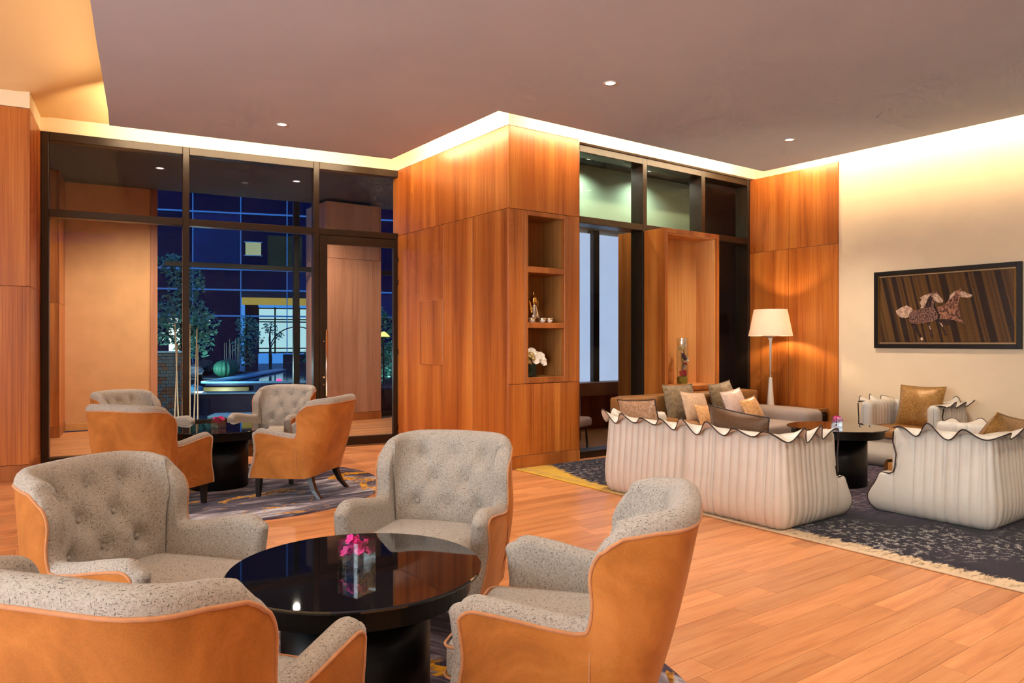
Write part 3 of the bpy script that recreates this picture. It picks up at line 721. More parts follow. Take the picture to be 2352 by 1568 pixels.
# terrace lamps
def downlight(x, y, z, label, power, group, size=100, color=WARM, blend=0.7):
    r = thing('downlight', label, 'downlight', (x, y, z), 0, group)
    MB().lathe([(0.045, -0.004), (0.062, -0.004), (0.062, 0.0), (0.045, 0.0)], 24, cap=False).build('trim_ring', 'lamp_white', r, True)
    MB().lathe([(0.0005, -0.001), (0.044, -0.001)], 24, cap=False).build('bulb', 'downlight_bulb', r)
    if power:
        d = bpy.data.lights.new('downlight_spot', 'SPOT'); d.energy = power; d.color = color; d.spot_size = R(size); d.spot_blend = blend; d.shadow_soft_size = 0.045
        o = bpy.data.objects.new('downlight_spot', d); COL.objects.link(o); o.location = (x, y, z-0.02); return r
p = L(1.215, 1.84); downlight(p.x, p.y, 3.75, 'downlight in the dark terrace soffit behind the left upper pane', 400, 'terrace downlights', 145, (1.0, 0.88, 0.72))
p = L(3.055, 1.82); downlight(p.x, p.y, 3.75, 'downlight in the dark terrace soffit behind the middle upper pane', 400, 'terrace downlights', 145, (1.0, 0.88, 0.72))


downlight(1.75, 0.66, 3.66, 'added unseen downlight beyond the right window, over its left upper pane', 55, None, 150, (0.92, 1.0, 0.88))  # this lamp and the next are added to brighten the green-grey wall
downlight(2.85, 0.66, 3.66, 'added unseen downlight beyond the right window, over its middle upper pane', 55, None, 150, (0.92, 1.0, 0.88))
def added_uplight(X, Y, z, power, label):  # lamp added to brighten the dark courtyard plants
    x, y = G(X, Y); r = thing('added_garden_light', label, 'spotlight', (x, y, z), 0, 'added courtyard lights')
    MB().lathe([(.05, 0), (.05, .10), (.06, .12)], 16).build('housing', 'black_metal', r, True); MB().lathe([(.001, .121), (.05, .121)], 16, cap=False).build('lens', 'lit_white', r)
    d = bpy.data.lights.new('garden_lamp', 'POINT'); d.energy = power; d.color = (0.62, 0.95, 1.0); d.shadow_soft_size = .05
    o = bpy.data.objects.new('garden_lamp', d); COL.objects.link(o); o.location = (x, y, z+.2)
added_uplight(-6.1, 14.75, -0.05, 70, 'small added spotlight at the foot of the tall tree by the stone wall')
added_uplight(-7.2, 16.7, 0.48, 60, 'small added spotlight on the rock bed in front of the cacti')
added_uplight(-2.25, 14.9, -0.05, 40, 'small added spotlight under the shrub beyond the glass door')
# ------------------------------------------------------------------ interior downlights
downlight(-1.9415, 1.3246, 3.60, 'small recessed downlight in the ceiling left of the timber column', 240, 'ceiling downlights', 110)
downlight(-0.0255, -1.554, 3.60, 'small recessed downlight in the ceiling in front of the timber column', 240, 'ceiling downlights', 110)
downlight(2.826, -1.44, 3.60, 'small recessed downlight in the ceiling above the pleated armchairs', 240, 'ceiling downlights', 110)
for k, (x, y, p) in enumerate(((-1.15, -3.3, 260), (-2.6, -2.7, 150), (-3.6, -4.3, 220), (-2.0, -5.2, 260), (0.6, -5.4, 340), (2.6, -5.0, 260), (-0.6, -7.6, 260), (-3.2, -6.9, 260), (2.6, -7.6, 260), (-4.4, -8.6, 260))):
    downlight(x, y, 3.60, 'recessed ceiling downlight out of the picture over the near part of the lounge', p*0.42, 'near ceiling downlights', 125)

# ------------------------------------------------------------------ rugs
RZ = 0.012
rg = thing('area_rug', 'large dark purple rug with white scribbles, gold and cream worn edge', 'rug', (0, 0, 0))
MB().box(0.075, 4.18, -8.3, -0.02, 0.0005, RZ, 0.004).build('field', 'rug_big', rg)
fr = MB(); rng = random.Random(11)
for k in range(800):
    yy = rng.uniform(-6.4, -0.05); l_ = rng.uniform(.02, .06); a = rng.uniform(-.6, .6); xx = 0.085+rng.random()*0.09
    w_ = 0.0022; fr.add([(xx, yy-w_, RZ+.0015), (xx+l_*math.cos(a), yy+l_*math.sin(a)-w_*.5, RZ+.004), (xx+l_*math.cos(a), yy+l_*math.sin(a)+w_*.5, RZ+.004), (xx, yy+w_, RZ+.0015)], [(0, 1, 2, 3)])
o = fr.build('fringe', 'rug_fringe', rg); o['kind'] = 'stuff'
T1 = (-3.352, -3.733); T2 = (-2.683, 0.874); T3 = (2.068, -2.43)
def round_rug(c, rad, label, rz):
    prof = [(0.001, RZ), (rad-0.012, RZ), (rad, RZ-0.005), (rad, 0.0006)]
    tag(MB().lathe(prof[::-1], 96).build('round_rug', 'rug_round', None, False, (c[0], c[1], 0), rz), label, 'rug', 'round rugs under the armchair groups')
round_rug((-2.60, 0.70), 1.34, 'round dark rug with gold and grey swirls under the far armchair group', 0.0)
round_rug(T1, 1.27, 'round dark rug under the near black table and four armchairs', 2.0)

# ------------------------------------------------------------------ tables
def table(c, zb, label):
    r = thing('round_table', label, 'table', (c[0], c[1], zb), 0, 'round black glass-topped tables')
    H = 0.55-zb
    MB().lathe([(0.255, 0), (0.26, 0.008), (0.26, H-0.10)], 64).build('pedestal', 'black_wood', r, True)
    MB().lathe([(0.28, H-0.10), (0.40, H-0.085), (0.405, H-0.08), (0.405, H-0.014)], 72).build('apron', 'black_wood', r, False)
    MB().lathe([(0.40, H-0.0135), (0.438, H-0.0135), (0.444, H-0.010), (0.444, H-0.004), (0.440, H), (0.0005, H)], 96).build('glass_top', 'black_glass', r)
table(T1, RZ, 'round table with a black glass top reflecting blue windows, between the four nearest armchairs')
table(T2, RZ, 'round black table among the far armchairs near the glass door')
table(T3, RZ, 'round black table between the cream pleated loveseat and armchairs')

def petal(n=6, l=0.03, w=0.02, curl=0.25):
    rows = []
    for i in range(n+1):
        u = i/n; ww = w*math.sin(PI*min(1, u*.92+.06))**.7
        rows.append([(x*ww, u*l, curl*l*u*u-abs(x)*ww*.25) for x in (-1, -.5, 0, .5, 1)])
    return rows
def flower(size=0.03, k=5, curl=0.25, wide=.62):
    m = MB()
    for i in range(k):
        a = 2*PI*i/k; ca, sa = math.cos(a), math.sin(a); q = size*(1 if i % 2 else .92)
        m.grid([[(x*ca-y*sa, x*sa+y*ca, z+(i % 2)*size*.05) for x, y, z in row] for row in petal(6, q, q*wide, curl)])
    return m
fm_pink = flower(0.03, 6, .5, .7).mesh('flower', 'petal_pink', True)
def cube_vase(c, z, label, rot):
    r = thing('cube_vase', label, 'vase', (c[0], c[1], z), rot, 'square glass vases of pink orchids')
    w, h, t_ = 0.047, 0.095, 0.004
    g = MB().box(-w, w, -w, w, 0, 0.012)
    g.box(-w, -w+t_, -w, w, 0.012, h); g.box(w-t_, w, -w, w, 0.012, h); g.box(-w+t_, w-t_, -w, -w+t_, 0.012, h); g.box(-w+t_, w-t_, w-t_, w, 0.012, h)
    g.build('glass', 'vase_glass', r)
    rng = random.Random(int(z*1000)+int(c[0]*100))
    MB().tube([(0.0, 0, .014), (.008, .004, .05), (0, 0, .07)], .004, 6).tube([(0.01, 0.01, .014), (-.012, .008, .05), (-.01, .01, .07)], .003, 6).build('stem', 'stem_green', r, True)
    for k in range(18):
        f = obj('flower', fm_pink, r, (rng.uniform(-.031, .031), rng.uniform(-.031, .031), rng.uniform(.048, .088)))
        f.rotation_euler = (rng.uniform(-1.0, 1.0), rng.uniform(-1.0, 1.0), rng.uniform(0, 6)); f.scale = (rng.uniform(.6, .9),)*3
cube_vase(T1, 0.5501, 'square glass vase of pink orchids on the nearest black table', R(22))
cube_vase(T2, 0.5501, 'square glass vase of pink orchids on the far left table', R(40))
cube_vase((2.05, -2.44), 0.5501, 'square glass vase of pink orchids on the table by the cream loveseat', R(30))

# ------------------------------------------------------------------ wing armchair
def sstep(a, b, x):
    u = max(0.0, min(1.0, (x-a)/(b-a))); return u*u*(3-2*u)
def lerp(tab, x):
    for (a, va), (b, vb) in zip(tab, tab[1:]):
        if x <= b: return va+(vb-va)*max(0, (x-a))/(b-a)
    return tab[-1][1]
def make_chair():
    root = thing('wing_armchair', '', 'armchair', (0, 0, 0), 0, 'button-backed armchairs round the black tables')
    def plan(q):                       # left half, q 0 = arm front, 1 = middle of the back
        if q < 0.45:
            u = q/0.45; return (-0.372+0.022*sstep(0.2, 1, u), 0.27-0.46*u, 0.0)
        al = (q-0.45)/0.55*PI/2; e = 2/2.6
        return (-0.350*max(0, math.cos(al))**e, -0.19-0.108*max(0, math.sin(al))**e, sstep(0, .95, math.sin(al)))
    def rim(q):
        arm = lerp([(0, .572), (0.012, .585), (0.03, .595), (0.06, .600), (0.16, .588), (.28, .566), (.36, .556), (.39, .560)], q)
        top = lerp([(.42, .765), (.445, .785), (.48, .808), (.54, .832), (.63, .851), (.78, .862), (1, .867)], q)
        return arm+(top-arm)*sstep(.388, .446, q)
    def thick(q): return 0.075+0.03*sstep(.4, .8, q)
    def yf(z): return lerp([(0.15, .290), (.22, .278), (.32, .232), (.42, .212), (.50, .222), (.57, .232), (.7, .232)], z)
    qs = [0, .012, .03, .055, .09, .13, .17, .21, .25, .29, .32, .345, .36, .372, .38]+[.386+.0022*i for i in range(30)]+[.456+.009*i for i in range(10)]+[.55+.0165*i for i in range(28)]
    qs = [q for q in qs if q < 0.995]+[1.0]
    secs = [(q, -1) for q in qs]+[(q, 1) for q in qs[-2::-1]]
    J, K, I = 12, 8, 26
    def pos(q, sgn, n, z, w_over=None):
        x, y, wb = plan(q); e = 1e-3
        x2, y2, _ = plan(min(1, q+e)); x1, y1, _ = plan(max(0, q-e)); dx, dy = x2-x1, y2-y1; d = math.hypot(dx, dy) or 1
        nx, ny = -dy/d, dx/d
        if q >= .999: nx, ny = 0, 1
        if nx < 0 and q < .5: nx, ny = -nx, -ny
        if q > .5 and ny < 0: nx, ny = -nx, -ny
        sx = 0.90+0.10*sstep(.15, .58, z)
        lean = (-0.175*max(0, (z-.2))/.68)*max(wb, .15*sstep(.34, .45, q))
        yy = y if y < -0.19 else -0.19+(y+0.19)/0.46*(yf(z)+0.19)
        bul = 0.035*math.exp(-((z-.70)/.085)**2)*sstep(.375, .41, q)*(1-sstep(.47, .62, q))
        px, py = x*sx+nx*n, yy+ny*n+lean+bul
        return (px*(1 if sgn < 0 else -1), py, z)
    def section(q, sgn):
        th = thick(q); zr = rim(q); zb = 0.17+0.035*sstep(.3, 1, q); ze = zr-th*.5; pts = []
        wb = plan(q)[2]
        for j in range(J): pts.append(pos(q, sgn, 0.012*math.sin(PI*j/(J-1))*-1, zb+(ze-zb)*j/(J-1)))
        for k in range(1, K):
            a = PI*k/K; pts.append(pos(q, sgn, th/2-th/2*math.cos(a)*1.0, ze+th*.5*math.sin(a)))
        for i in range(I):
            z = ze+(0.17-ze)*i/(I-1)
            n = th+0.045*wb*math.sin(PI*max(0, min(1, (z-.36)/(.80-.36))))
            pts.append(pos(q, sgn, n, z))
        return pts
    rows = [section(q, s_) for q, s_ in secs]
    BT = [(x, z) for z, xs in ((.752, (-.17, 0, .17)), (.632, (-.085, .085)), (.512, (-.17, 0, .17))) for x in xs]
    i0 = J+K-1; nsec = len(rows); M = len(rows[0])
    spots = [None]*len(BT)
    for r_ in rows:
        for i in range(i0, M):
            x, y, z = r_[i]
            if y > -.12: continue
            dd = 0
            for k, (bx_, bz_) in enumerate(BT):
                d2 = (x-bx_)**2+(z-bz_)**2; dd = max(dd, math.exp(-d2/(2*.026**2)))
            dl = 0
            for (a, b) in ((0, 3), (1, 3), (1, 4), (2, 4), (3, 5), (3, 6), (4, 6), (4, 7)):
                ax, az = BT[a]; bx_, bz_ = BT[b]; vx, vz = bx_-ax, bz_-az; u = max(0, min(1, ((x-ax)*vx+(z-az)*vz)/(vx*vx+vz*vz)))
                d2 = (x-ax-u*vx)**2+(z-az-u*vz)**2; dl = max(dl, math.exp(-d2/(2*.014**2)))
            r_[i] = (x, y-.034*dd-.010*dl, z)
    for k, (bx_, bz_) in enumerate(BT):
        best = min(((r_[i][0]-bx_)**2+(r_[i][2]-bz_)**2, r_[i]) for r_ in rows for i in range(i0, M) if r_[i][1] < -.12)
        spots[k] = (bx_, best[1][1], bz_)
    # rounded arm fronts
    def caps(row, q, rev):
        th = thick(q); out = []
        for k in range(1, 6):
            a = PI/2*k/5; sh = math.cos(a); fw = th/2*math.sin(a); pts = []
            mid = []
            for i in range(M):
                if i < J: j = int(round((M-1)-(i)*(M-1-(i0))/(J-1))); 
                else: j = i
                mid.append(j)
            cx = sum(p[0] for p in (row[J-1], row[i0]))/2
            for i in range(M):
                x, y, z = row[i]; zc = min(z, rim(q)-th*.5)
                # centre line of the arm at this height
                jo = min(range(J), key=lambda j_: abs(row[j_][2]-zc)); ji = min(range(i0, M), key=lambda j_: abs(row[j_][2]-zc))
                mx = (row[jo][0]+row[ji][0])/2
                pts.append((mx+(x-mx)*sh, y+fw, zc+(z-zc)*sh))
            out.append(pts)
        return out
    c1 = caps(rows[0], 0, True); c2 = caps(rows[-1], 0, False)
    allr = c1[::-1]+rows+c2; off = len(c1)
    g = MB(); g.grid(allr)
    sued, twd = MB(), MB(); sued.v = list(g.v); twd.v = list(g.v)
    for fi, f in enumerate(g.f):
        i, j = divmod(fi, M-1)
        (sued if (j < J-1 and off <= i < off+nsec-1) else twd).f.append(f[::-1])
    def clean(mb):
        used = sorted({i for f in mb.f for i in f}); mp = {a: b for b, a in enumerate(used)}
        mb.v = [mb.v[i] for i in used]; mb.f = [tuple(mp[i] for i in f) for f in mb.f]; return mb
    clean(sued).build('outer_shell', 'suede', root, True); clean(twd).build('padded_back', 'tweed', root, True)
    pp = [rows[0][j] for j in range(J-1)]+[r_[J-1] for r_ in rows]+[rows[-1][j] for j in range(J-2, -1, -1)]
    MB().tube(pp, 0.0055, 7).build('piping', 'piping_tan', root, True)
    for s_ in spots:
        b = MB().sphere((0, 0, 0), .014, 12, 8).build('button', 'tweed', root, True, (s_[0], s_[1]+.004, s_[2])); b.scale = (1, .6, 1)
    # seams down the outside where arm meets back
    for sgn in (-1, 1):
        MB().tube([pos(.40, sgn, -.014*math.sin(PI*j/9)-.001, .2+(.50-.2)*j/9) for j in range(10)], .0022, 5).build('seam', 'piping_tan', root, True)
    # seat
    st_ = MB().soft(-.275, .275, -.25, .305, .30, .425, .035, 14, .022, .008).build('seat_cushion', 'tweed', root, True)
    for z in (.318, .412):
        a, b0, b1, r_ = .281, -.24, .311, .04; pts = []
        for (cx, cy, a0) in ((a-r_, b1-r_, 0), (-a+r_, b1-r_, PI/2), (-a+r_, b0+r_, PI), (a-r_, b0+r_, 1.5*PI)):
            pts += [(cx+r_*math.cos(a0+PI/2*k/5), cy+r_*math.sin(a0+PI/2*k/5), z) for k in range(6)]
        MB().tube(pts, .0042, 6, closed=True).build('cushion_piping', 'piping_tan', st_, True)
    MB().soft(-.295, .295, -.16, .278, .165, .305, .03, 8).build('seat_rail', 'suede', root, True)
    def leg(pts, w0, w1):
        rows_ = []
        for i, p_ in enumerate(pts):
            w_ = w0+(w1-w0)*i/(len(pts)-1); rows_.append([(p_[0]-w_, p_[1]-w_, p_[2]), (p_[0]+w_, p_[1]-w_, p_[2]), (p_[0]+w_, p_[1]+w_, p_[2]), (p_[0]-w_, p_[1]+w_, p_[2])])
        m = MB().grid(rows_[::-1], close_v=True); n_ = len(rows_)*4
        m.f.append((3, 2, 1, 0)); m.f.append((n_-4, n_-3, n_-2, n_-1)); return m
    for sx in (-1, 1):
        leg([(sx*.275, .235, .20), (sx*.277, .24, .10), (sx*.278, .242, 0)], .026, .016).build('leg', 'leg_wood', root)
        leg([(sx*.235, -.215, .23), (sx*.242, -.23, .15), (sx*.252, -.265, .07), (sx*.265, -.325, 0)], .027, .017).build('leg', 'leg_wood', root)
    return root
ch = make_chair()
def seat_at(i, x, y, face, label):
    loc = (x, y, RZ); rz = R(face)-PI/2
    if i == 0:
        ch.location = loc; ch.rotation_euler = (0, 0, rz); ch['label'] = label
    else: dup(ch, loc, rz, label)
CH = [
 (-2.890, -4.302, 130, 'tweed and tan suede armchair nearest on the right, seen from its side'),
 (-2.712, -3.115, 218, 'armchair behind the nearest table, its buttoned tweed back facing the camera'),
 (-3.880, -3.035, 308, 'buttoned tweed armchair at the left of the nearest table, its back to the dark pier'),
 (-3.995, -4.166, 38, 'armchair in the lower left corner, seen from behind with tan suede back'),
 (-2.154, 0.196, 132, 'tan suede armchair right of the far table with splayed legs in full view'),
 (-1.998, 1.470, 218, 'far armchair with buttoned back in front of the blue courtyard window'),
 (-3.176, 1.546, 308, 'farthest left armchair, only its upper back showing before the pale terrace wall'),
 (-3.327, 0.273, 38, 'far armchair turned away at the left, broad tan suede back towards the camera'),
]
for i, a in enumerate(CH): seat_at(i, *a)
# ------------------------------------------------------------------ pleated loveseat and armchairs
def pleated(name, label, cat, loc, rotz, W, D, group, seed, modules=1):
    """front faces +y, back outside at y = 0, x centred"""
    root = thing(name, label, cat, loc, rotz, group)
    rng = random.Random(seed)
    AF = D-0.26                         # arm front
    H = 0.665; RC = 0.10; hw = W/2
    path = []                           # outer plan line, left arm front -> back -> right arm front
    def seg(p, q):
        n = max(2, int(math.hypot(q[0]-p[0], q[1]-p[1])/0.011))
        for i in range(n): path.append((p[0]+(q[0]-p[0])*i/n, p[1]+(q[1]-p[1])*i/n))
    seg((-hw, AF), (-hw, RC))
    for k in range(14): a = PI+PI/2*k/14; path.append((-hw+RC+RC*math.cos(a), RC+RC*math.sin(a)))
    seg((-hw+RC, 0), (hw-RC, 0))
    for k in range(14): a = 1.5*PI+PI/2*k/14; path.append((hw-RC+RC*math.cos(a), RC+RC*math.sin(a)))
    seg((hw, RC), (hw, AF)); path.append((hw, AF))
    n = len(path); s = [0]
    for i in range(1, n): s.append(s[-1]+math.hypot(path[i][0]-path[i-1][0], path[i][1]-path[i-1][1]))
    tot = s[-1]
    def nrm(i):
        a, b = path[max(0, i-1)], path[min(n-1, i+1)]; dx, dy = b[0]-a[0], b[1]-a[1]; d = math.hypot(dx, dy); return -dy/d, dx/d   # inward
    ns = [nrm(i) for i in range(n)]
    # pleat edges at irregular spacing
    edges = [0.12]
    while edges[-1] < tot-0.12: edges.append(edges[-1]+rng.uniform(.05, .085))
    edges[-1] = tot-.10
    mid = tot/2
    if modules == 2:
        edges = sorted([e for e in edges if abs(e-mid) > .05]+[mid])
    dep = {e: rng.uniform(.5, 1.0) for e in edges}
    if modules == 2: dep[mid] = 2.2
    def pleat(si, z):
        a = None
        for e, f in zip(edges, edges[1:]):
            if e <= si <= f: a = (e, f); break
        if a is None: return 0
        u = (si-a[0])/(a[1]-a[0]); w = min(u, 1-u)*2; d0, d1 = dep[a[0]], dep[a[1]]
        k = d0*math.exp(-(u/.12)**2)+d1*math.exp(-((1-u)/.22)**2)*.35
        fade = .55+.45*sstep(.08, .3, z)
        bl = math.sin(PI*u)*.004
        return (k*.036-bl)*fade
    prof = [(0.0, .060), (.012, .035), (.04, .012), (.09, -.004), (.16, -.010), (.25, -.006), (.36, .006), (.48, .016), (.58, .022), (.635, .028), (H, .05)]
    TH = 0.15
    rows = []
    for i in range(n):
        nx, ny = ns[i]; row = []
        for z, o in prof:
            m = o+pleat(s[i], z); row.append((path[i][0]+nx*m, path[i][1]+ny*m, z))
        for z, o in ((H+.008, .085), (H+.004, TH-.03), (H-.03, TH), (.5, TH), (.3, TH)):
            m = o-pleat(s[i], z)*(1 if o == TH else 0); row.append((path[i][0]+nx*m, path[i][1]+ny*m, z))
        rows.append(row)
    # close the arm fronts softly
    def cap(row, back):
        cx = (row[4][0]+row[-1][0])/2; out = []
        for k, (sh, fw) in enumerate(((.93, .018), (.75, .034), (.45, .045), (.02, .05))):
            out.append([(cx+(x-cx)*sh, y+fw, z if z < H-.04 else z-.012*k) for x, y, z in row])
        return out
    rows = cap(rows[0], 0)[::-1]+rows+cap(rows[-1], 0)
    MB().grid([r_[::-1] for r_ in rows]).build('pleated_shell', 'white_leather', root, True)
    # base whose rounded front bulges out below the seat
    def inset(z): return lerp([(0.0, .060)]+prof[1:], z)
    def front(z): return lerp([(0, AF+.17), (.012, AF+.19), (.05, AF+.222), (.09, AF+.234), (.13, AF+.230), (.18, AF+.203), (.23, AF+.172), (.27, AF+.156), (.30, AF+.146), (.33, AF+.14)], z)
    rr = []; line = ([], []); rc = .035
    for z in (.004, .012, .03, .05, .075, .10, .13, .16, .19, .22, .25, .275, .295, .305, .31):
        xe = hw-inset(z)-(.012 if z > .306 else .004 if z > .30 else 0); fy = front(z)-(.012 if z > .306 else .004 if z > .30 else 0); ring = [(-xe+.03, AF-.12, z), (-xe+.02, AF, z), (-xe+.003, AF+.045, z)]
        ring += [(-xe+rc-rc*math.cos(a), fy-rc+rc*math.sin(a), z) for a in [PI/2*k/6 for k in range(7)]]
        ring += [(xe-rc+rc*math.sin(a), fy-rc+rc*math.cos(a), z) for a in [PI/2*k/6 for k in range(7)]]
        ring += [(xe-.003, AF+.045, z), (xe-.02, AF, z), (xe-.03, AF-.12, z)]; rr.append(ring); line[0].append(ring[6]); line[1].append(ring[13])
    rr.append([(x*.6, min(y, AF), z) for x, y, z in rr[-1]])
    base = MB().grid([r_[::-1] for r_ in rr]).build('base', 'white_leather', root, True)
    MB().box(-hw+.08, hw-.08, .08, AF, .01, .27).build('under_frame', 'white_leather', root)
    for ln, sg_ in zip(line, (-1, 1)):
        MB().tube(ln+[(sg_*(hw-inset(.31)-.004), AF+.05, .313), (sg_*(hw-inset(.33)), AF+.018, .33), (sg_*(hw-inset(.38)), AF+.005, .40)], .0055, 6).build('base_piping', 'piping_brown', base, True)
    # seat of tan leather with a folded front flap
    nseat = modules
    for k in range(nseat):
        w_ = (W-2*TH+.02)/nseat; x0 = -hw+TH-.01+k*w_
        st_ = MB().soft(x0+.003, x0+w_-.003, TH-.02, AF+.145, .27, .385, .03, 10, .012).build('seat', 'tan_leather', root, True)
        fl = []
        for q in range(15):
            u = q/14
            if u < .75: y_, z_ = TH+.02+(AF+.13-TH-.02)*u/.75, .400+.01*math.sin(PI*u/.75)
            else:
                a = (u-.75)/.25; y_, z_ = AF+.13+.038*math.sin(a*PI/2), .400-.075*a*a-.012*a
            fl.append([(x0+.01+(w_-.02)*j/6, y_, z_+.003*math.sin(j*2.1)) for j in range(7)])
        up = MB().grid(fl); lo = [[(x, y-.004, z-.010) for x, y, z in r_] for r_ in fl]; up.grid([r_[::-1] for r_ in lo])
        fp = up.build('seat_flap', 'tan_leather', st_, True)
        MB().tube([(x, y, z-.004) for x, y, z in fl[-1]], .005, 6).build('flap_edge', 'piping_brown', st_, True)
    # ruffle round the rim
    ph = rng.random()*6; rf = []; edge = []
    for i in range(n):
        nx, ny = ns[i]; si = s[i]
        th_ = si*2*PI/.235+ph+.7*math.sin(si*3.7+ph)+.2*math.sin(si*9.1); wv = math.sin(th_); wv2 = math.cos(th_); amp = (.8+.35*math.sin(si*6.1+ph*2))*(.25+.75*sstep(0, .22, min(si, tot-si)))
        a0 = (path[i][0]+nx*.075, path[i][1]+ny*.075, H+.003)
        row = [a0]
        for q in range(1, 7):
            u = q/6; out = .075-(.110+.022*wv)*u; zz = H+.003+.012*math.sin(u*PI*.6)+u**1.5*(.054*wv*amp-.006)
            tx, ty = ny, -nx; tw = .004*wv2*u*u
            row.append((path[i][0]+nx*out+tx*tw, path[i][1]+ny*out+ty*tw, zz))
        rf.append(row); edge.append(row[-1])
    m = MB().grid(rf); m.grid([[(x, y, z-.008) for x, y, z in r_][::-1] for r_ in rf])
    ru = m.build('ruffle', 'white_leather', root, True)
    MB().tube([rf[0][k] for k in range(7)]+edge[1:-1]+[rf[-1][k] for k in range(6, -1, -1)], .0046, 6).build('ruffle_piping', 'piping_brown', ru, True)
    for i, sg_ in ((0, -1), (n-1, 1)):
        x = path[i][0]-sg_*.002
        MB().tube([(x+sg_*.012, AF+.012, H-.02), (x+sg_*.004, AF+.02, .56), (x+sg_*.013, AF-.008, .47), (x+sg_*.012, AF+.004, .36)], .006, 6).build('arm_piping', 'piping_brown', root, True)
    return root
pleated('loveseat', 'cream leather two-seat sofa with pleated back and ruffled rim, back to the camera', 'sofa', (0.075, -2.258, RZ), -PI/2, 1.84, 0.94, 'pleated ruffled seats', 3, 2)
pleated('tub_chair', 'cream pleated armchair cut off by the right edge, seen from its back corner', 'armchair', (1.70, -4.05, RZ), 0, 0.88, 0.94, 'pleated ruffled seats', 5)
pleated('tub_chair', 'cream pleated armchair by the picture wall with a square ochre cushion', 'armchair', (4.21, -2.30, RZ), PI/2, 0.88, 0.94, 'pleated ruffled seats', 8)

# ------------------------------------------------------------------ grey sofa under the window
sf = thing('corner_sofa', 'low grey fabric sofa with a brown hide back along the window', 'sofa', (0, 0, RZ))
MB().soft(1.15, 3.50, -1.42, -0.42, 0.06, 0.27, .03, 10).build('base', 'grey_fabric', sf, True)
MB().soft(1.12, 3.52, -0.56, -0.33, 0.05, 0.735, .045, 12).build('back', 'brown_hide', sf, True)
for k in range(2): MB().soft(1.36+k*.89, 1.36+(k+1)*.89-.006, -1.42, -0.57, 0.27, 0.42, .05, 12, .02).build('seat_cushion', 'grey_fabric', sf, True)
MB().soft(3.14, 3.52, -1.45, -0.40, 0.05, 0.545, .07, 12, .01).build('arm', 'grey_fabric', sf, True)
MB().soft(1.12, 1.36, -1.45, -0.40, 0.05, 0.545, .07, 12, .01).build('arm', 'brown_hide', sf, True)
for x in (1.25, 3.4):
    for y in (-1.3, -.5): MB().lathe([(.018, 0), (.025, .055)], 12, (x, y, 0)).build('leg', 'leg_wood', sf, True)
# rounded chair end seen beyond it
oc = thing('terrace_chair', 'mauve curved chair back glimpsed behind the window at the sofa end', 'chair', (1.36, 0.62, 0), R(20))
rows = []
for i in range(13):
    a = PI*i/12; rows.append([(-.3*math.cos(a), .26*math.sin(a), z+.04*math.sin(a)) for z in (.1, .3, .5, .68, .74)]+[(-.25*math.cos(a), .2*math.sin(a), z+.04*math.sin(a)) for z in (.75, .70, .5, .3)])
plain('mauve_fabric', S(150, 112, 100), .85)
MB().grid(rows).build('back', 'mauve_fabric', oc, True); MB().soft(-.25, .25, -.2, .2, .3, .42, .04, 8).build('seat', 'mauve_fabric', oc, True)
for x in (-.2, .2):
    for y in (-.15, .15): MB().tube([(x, y, 0), (x*.9, y*.9, .31)], .014, 8).build('leg', 'leg_wood', oc, True)

# ------------------------------------------------------------------ cushions
def cushion(w, h, th, mat, loc, rot, label, pipe=None, group='scatter cushions'):
    """square cushion standing in its local xz plane, front towards -y"""
    r = thing('cushion', label, 'cushion', loc, 0, group); r.rotation_euler = rot
    n = 16; m = MB()
    def surf(sd):
        rows = []
        for i in range(n+1):
            row = []
            for j in range(n+1):
                u, v = -1+2*i/n, -1+2*j/n
                d = (max(0, 1-u*u)**.55)*(max(0, 1-v*v)**.55)
                pin = 1-.07*(1-v*v)*(abs(u)**3); piv = 1-.07*(1-u*u)*(abs(v)**3)
                row.append((u*w/2*pin, sd*th/2*d*(1+.06*math.sin(7*u+3*v)), h/2+v*h/2*piv))
            rows.append(row)
        return rows
    a = surf(-1); m.grid([r_[::-1] for r_ in a]); m.grid(surf(1))
    m.build('cover', mat, r, True)
    ed = [a[i][0] for i in range(n)]+[a[n][j] for j in range(n)]+[a[i][n] for i in range(n, 0, -1)]+[a[0][j] for j in range(n, 0, -1)]
    MB().tube(ed, .0055, 6, closed=True).build('piping', pipe or mat, r, True)
sz = 0.455
cushion(.47, .44, .17, 'cushion_olive', (1.93, -0.70, sz-.02), (R(-14), 0, R(-4)), 'left one of the two large olive quilted cushions on the grey sofa')
cushion(.47, .44, .17, 'cushion_olive', (2.72, -0.70, sz-.02), (R(-14), R(-5), R(6)), 'right one of the two large olive quilted cushions on the grey sofa')
cushion(.40, .36, .15, 'cushion_pale', (1.93, -0.92, sz-.01), (R(-20), R(4), R(0)), 'pale gold medium cushion in front of the left olive cushion')
cushion(.40, .36, .15, 'cushion_pink', (2.66, -0.92, sz-.01), (R(-20), R(-6), R(4)), 'pale pinkish medium cushion in front of the right olive cushion')
cushion(.31, .24, .12, 'cushion_gold', (1.86, -1.12, sz-.01), (R(-26), R(4), R(2)), 'small golden satin cushion at the front of the left cushion pile')
cushion(.31, .28, .12, 'cushion_gold', (2.70, -1.12, sz-.01), (R(-26), R(-8), R(2)), 'small golden satin cushion at the front of the right cushion pile')
cushion(.46, .36, .15, 'cushion_bronze', (0.34, -1.62, .49), (R(-16), R(4), -PI/2+PI-PI/2+PI/2), 'bronze cushion with dark piping at the far end of the cream loveseat', 'piping_brown')
cushion(.56, .36, .16, 'cushion_dark', (0.34, -2.63, .47), (R(-14), R(-6), PI/2), 'dark bronze leather cushion at the near end of the cream loveseat', 'piping_brown')
cushion(.48, .47, .16, 'cushion_ochre', (3.86, -2.33, .41), (R(-18), 0, -PI/2), 'square ochre cushion on the armchair by the picture wall')
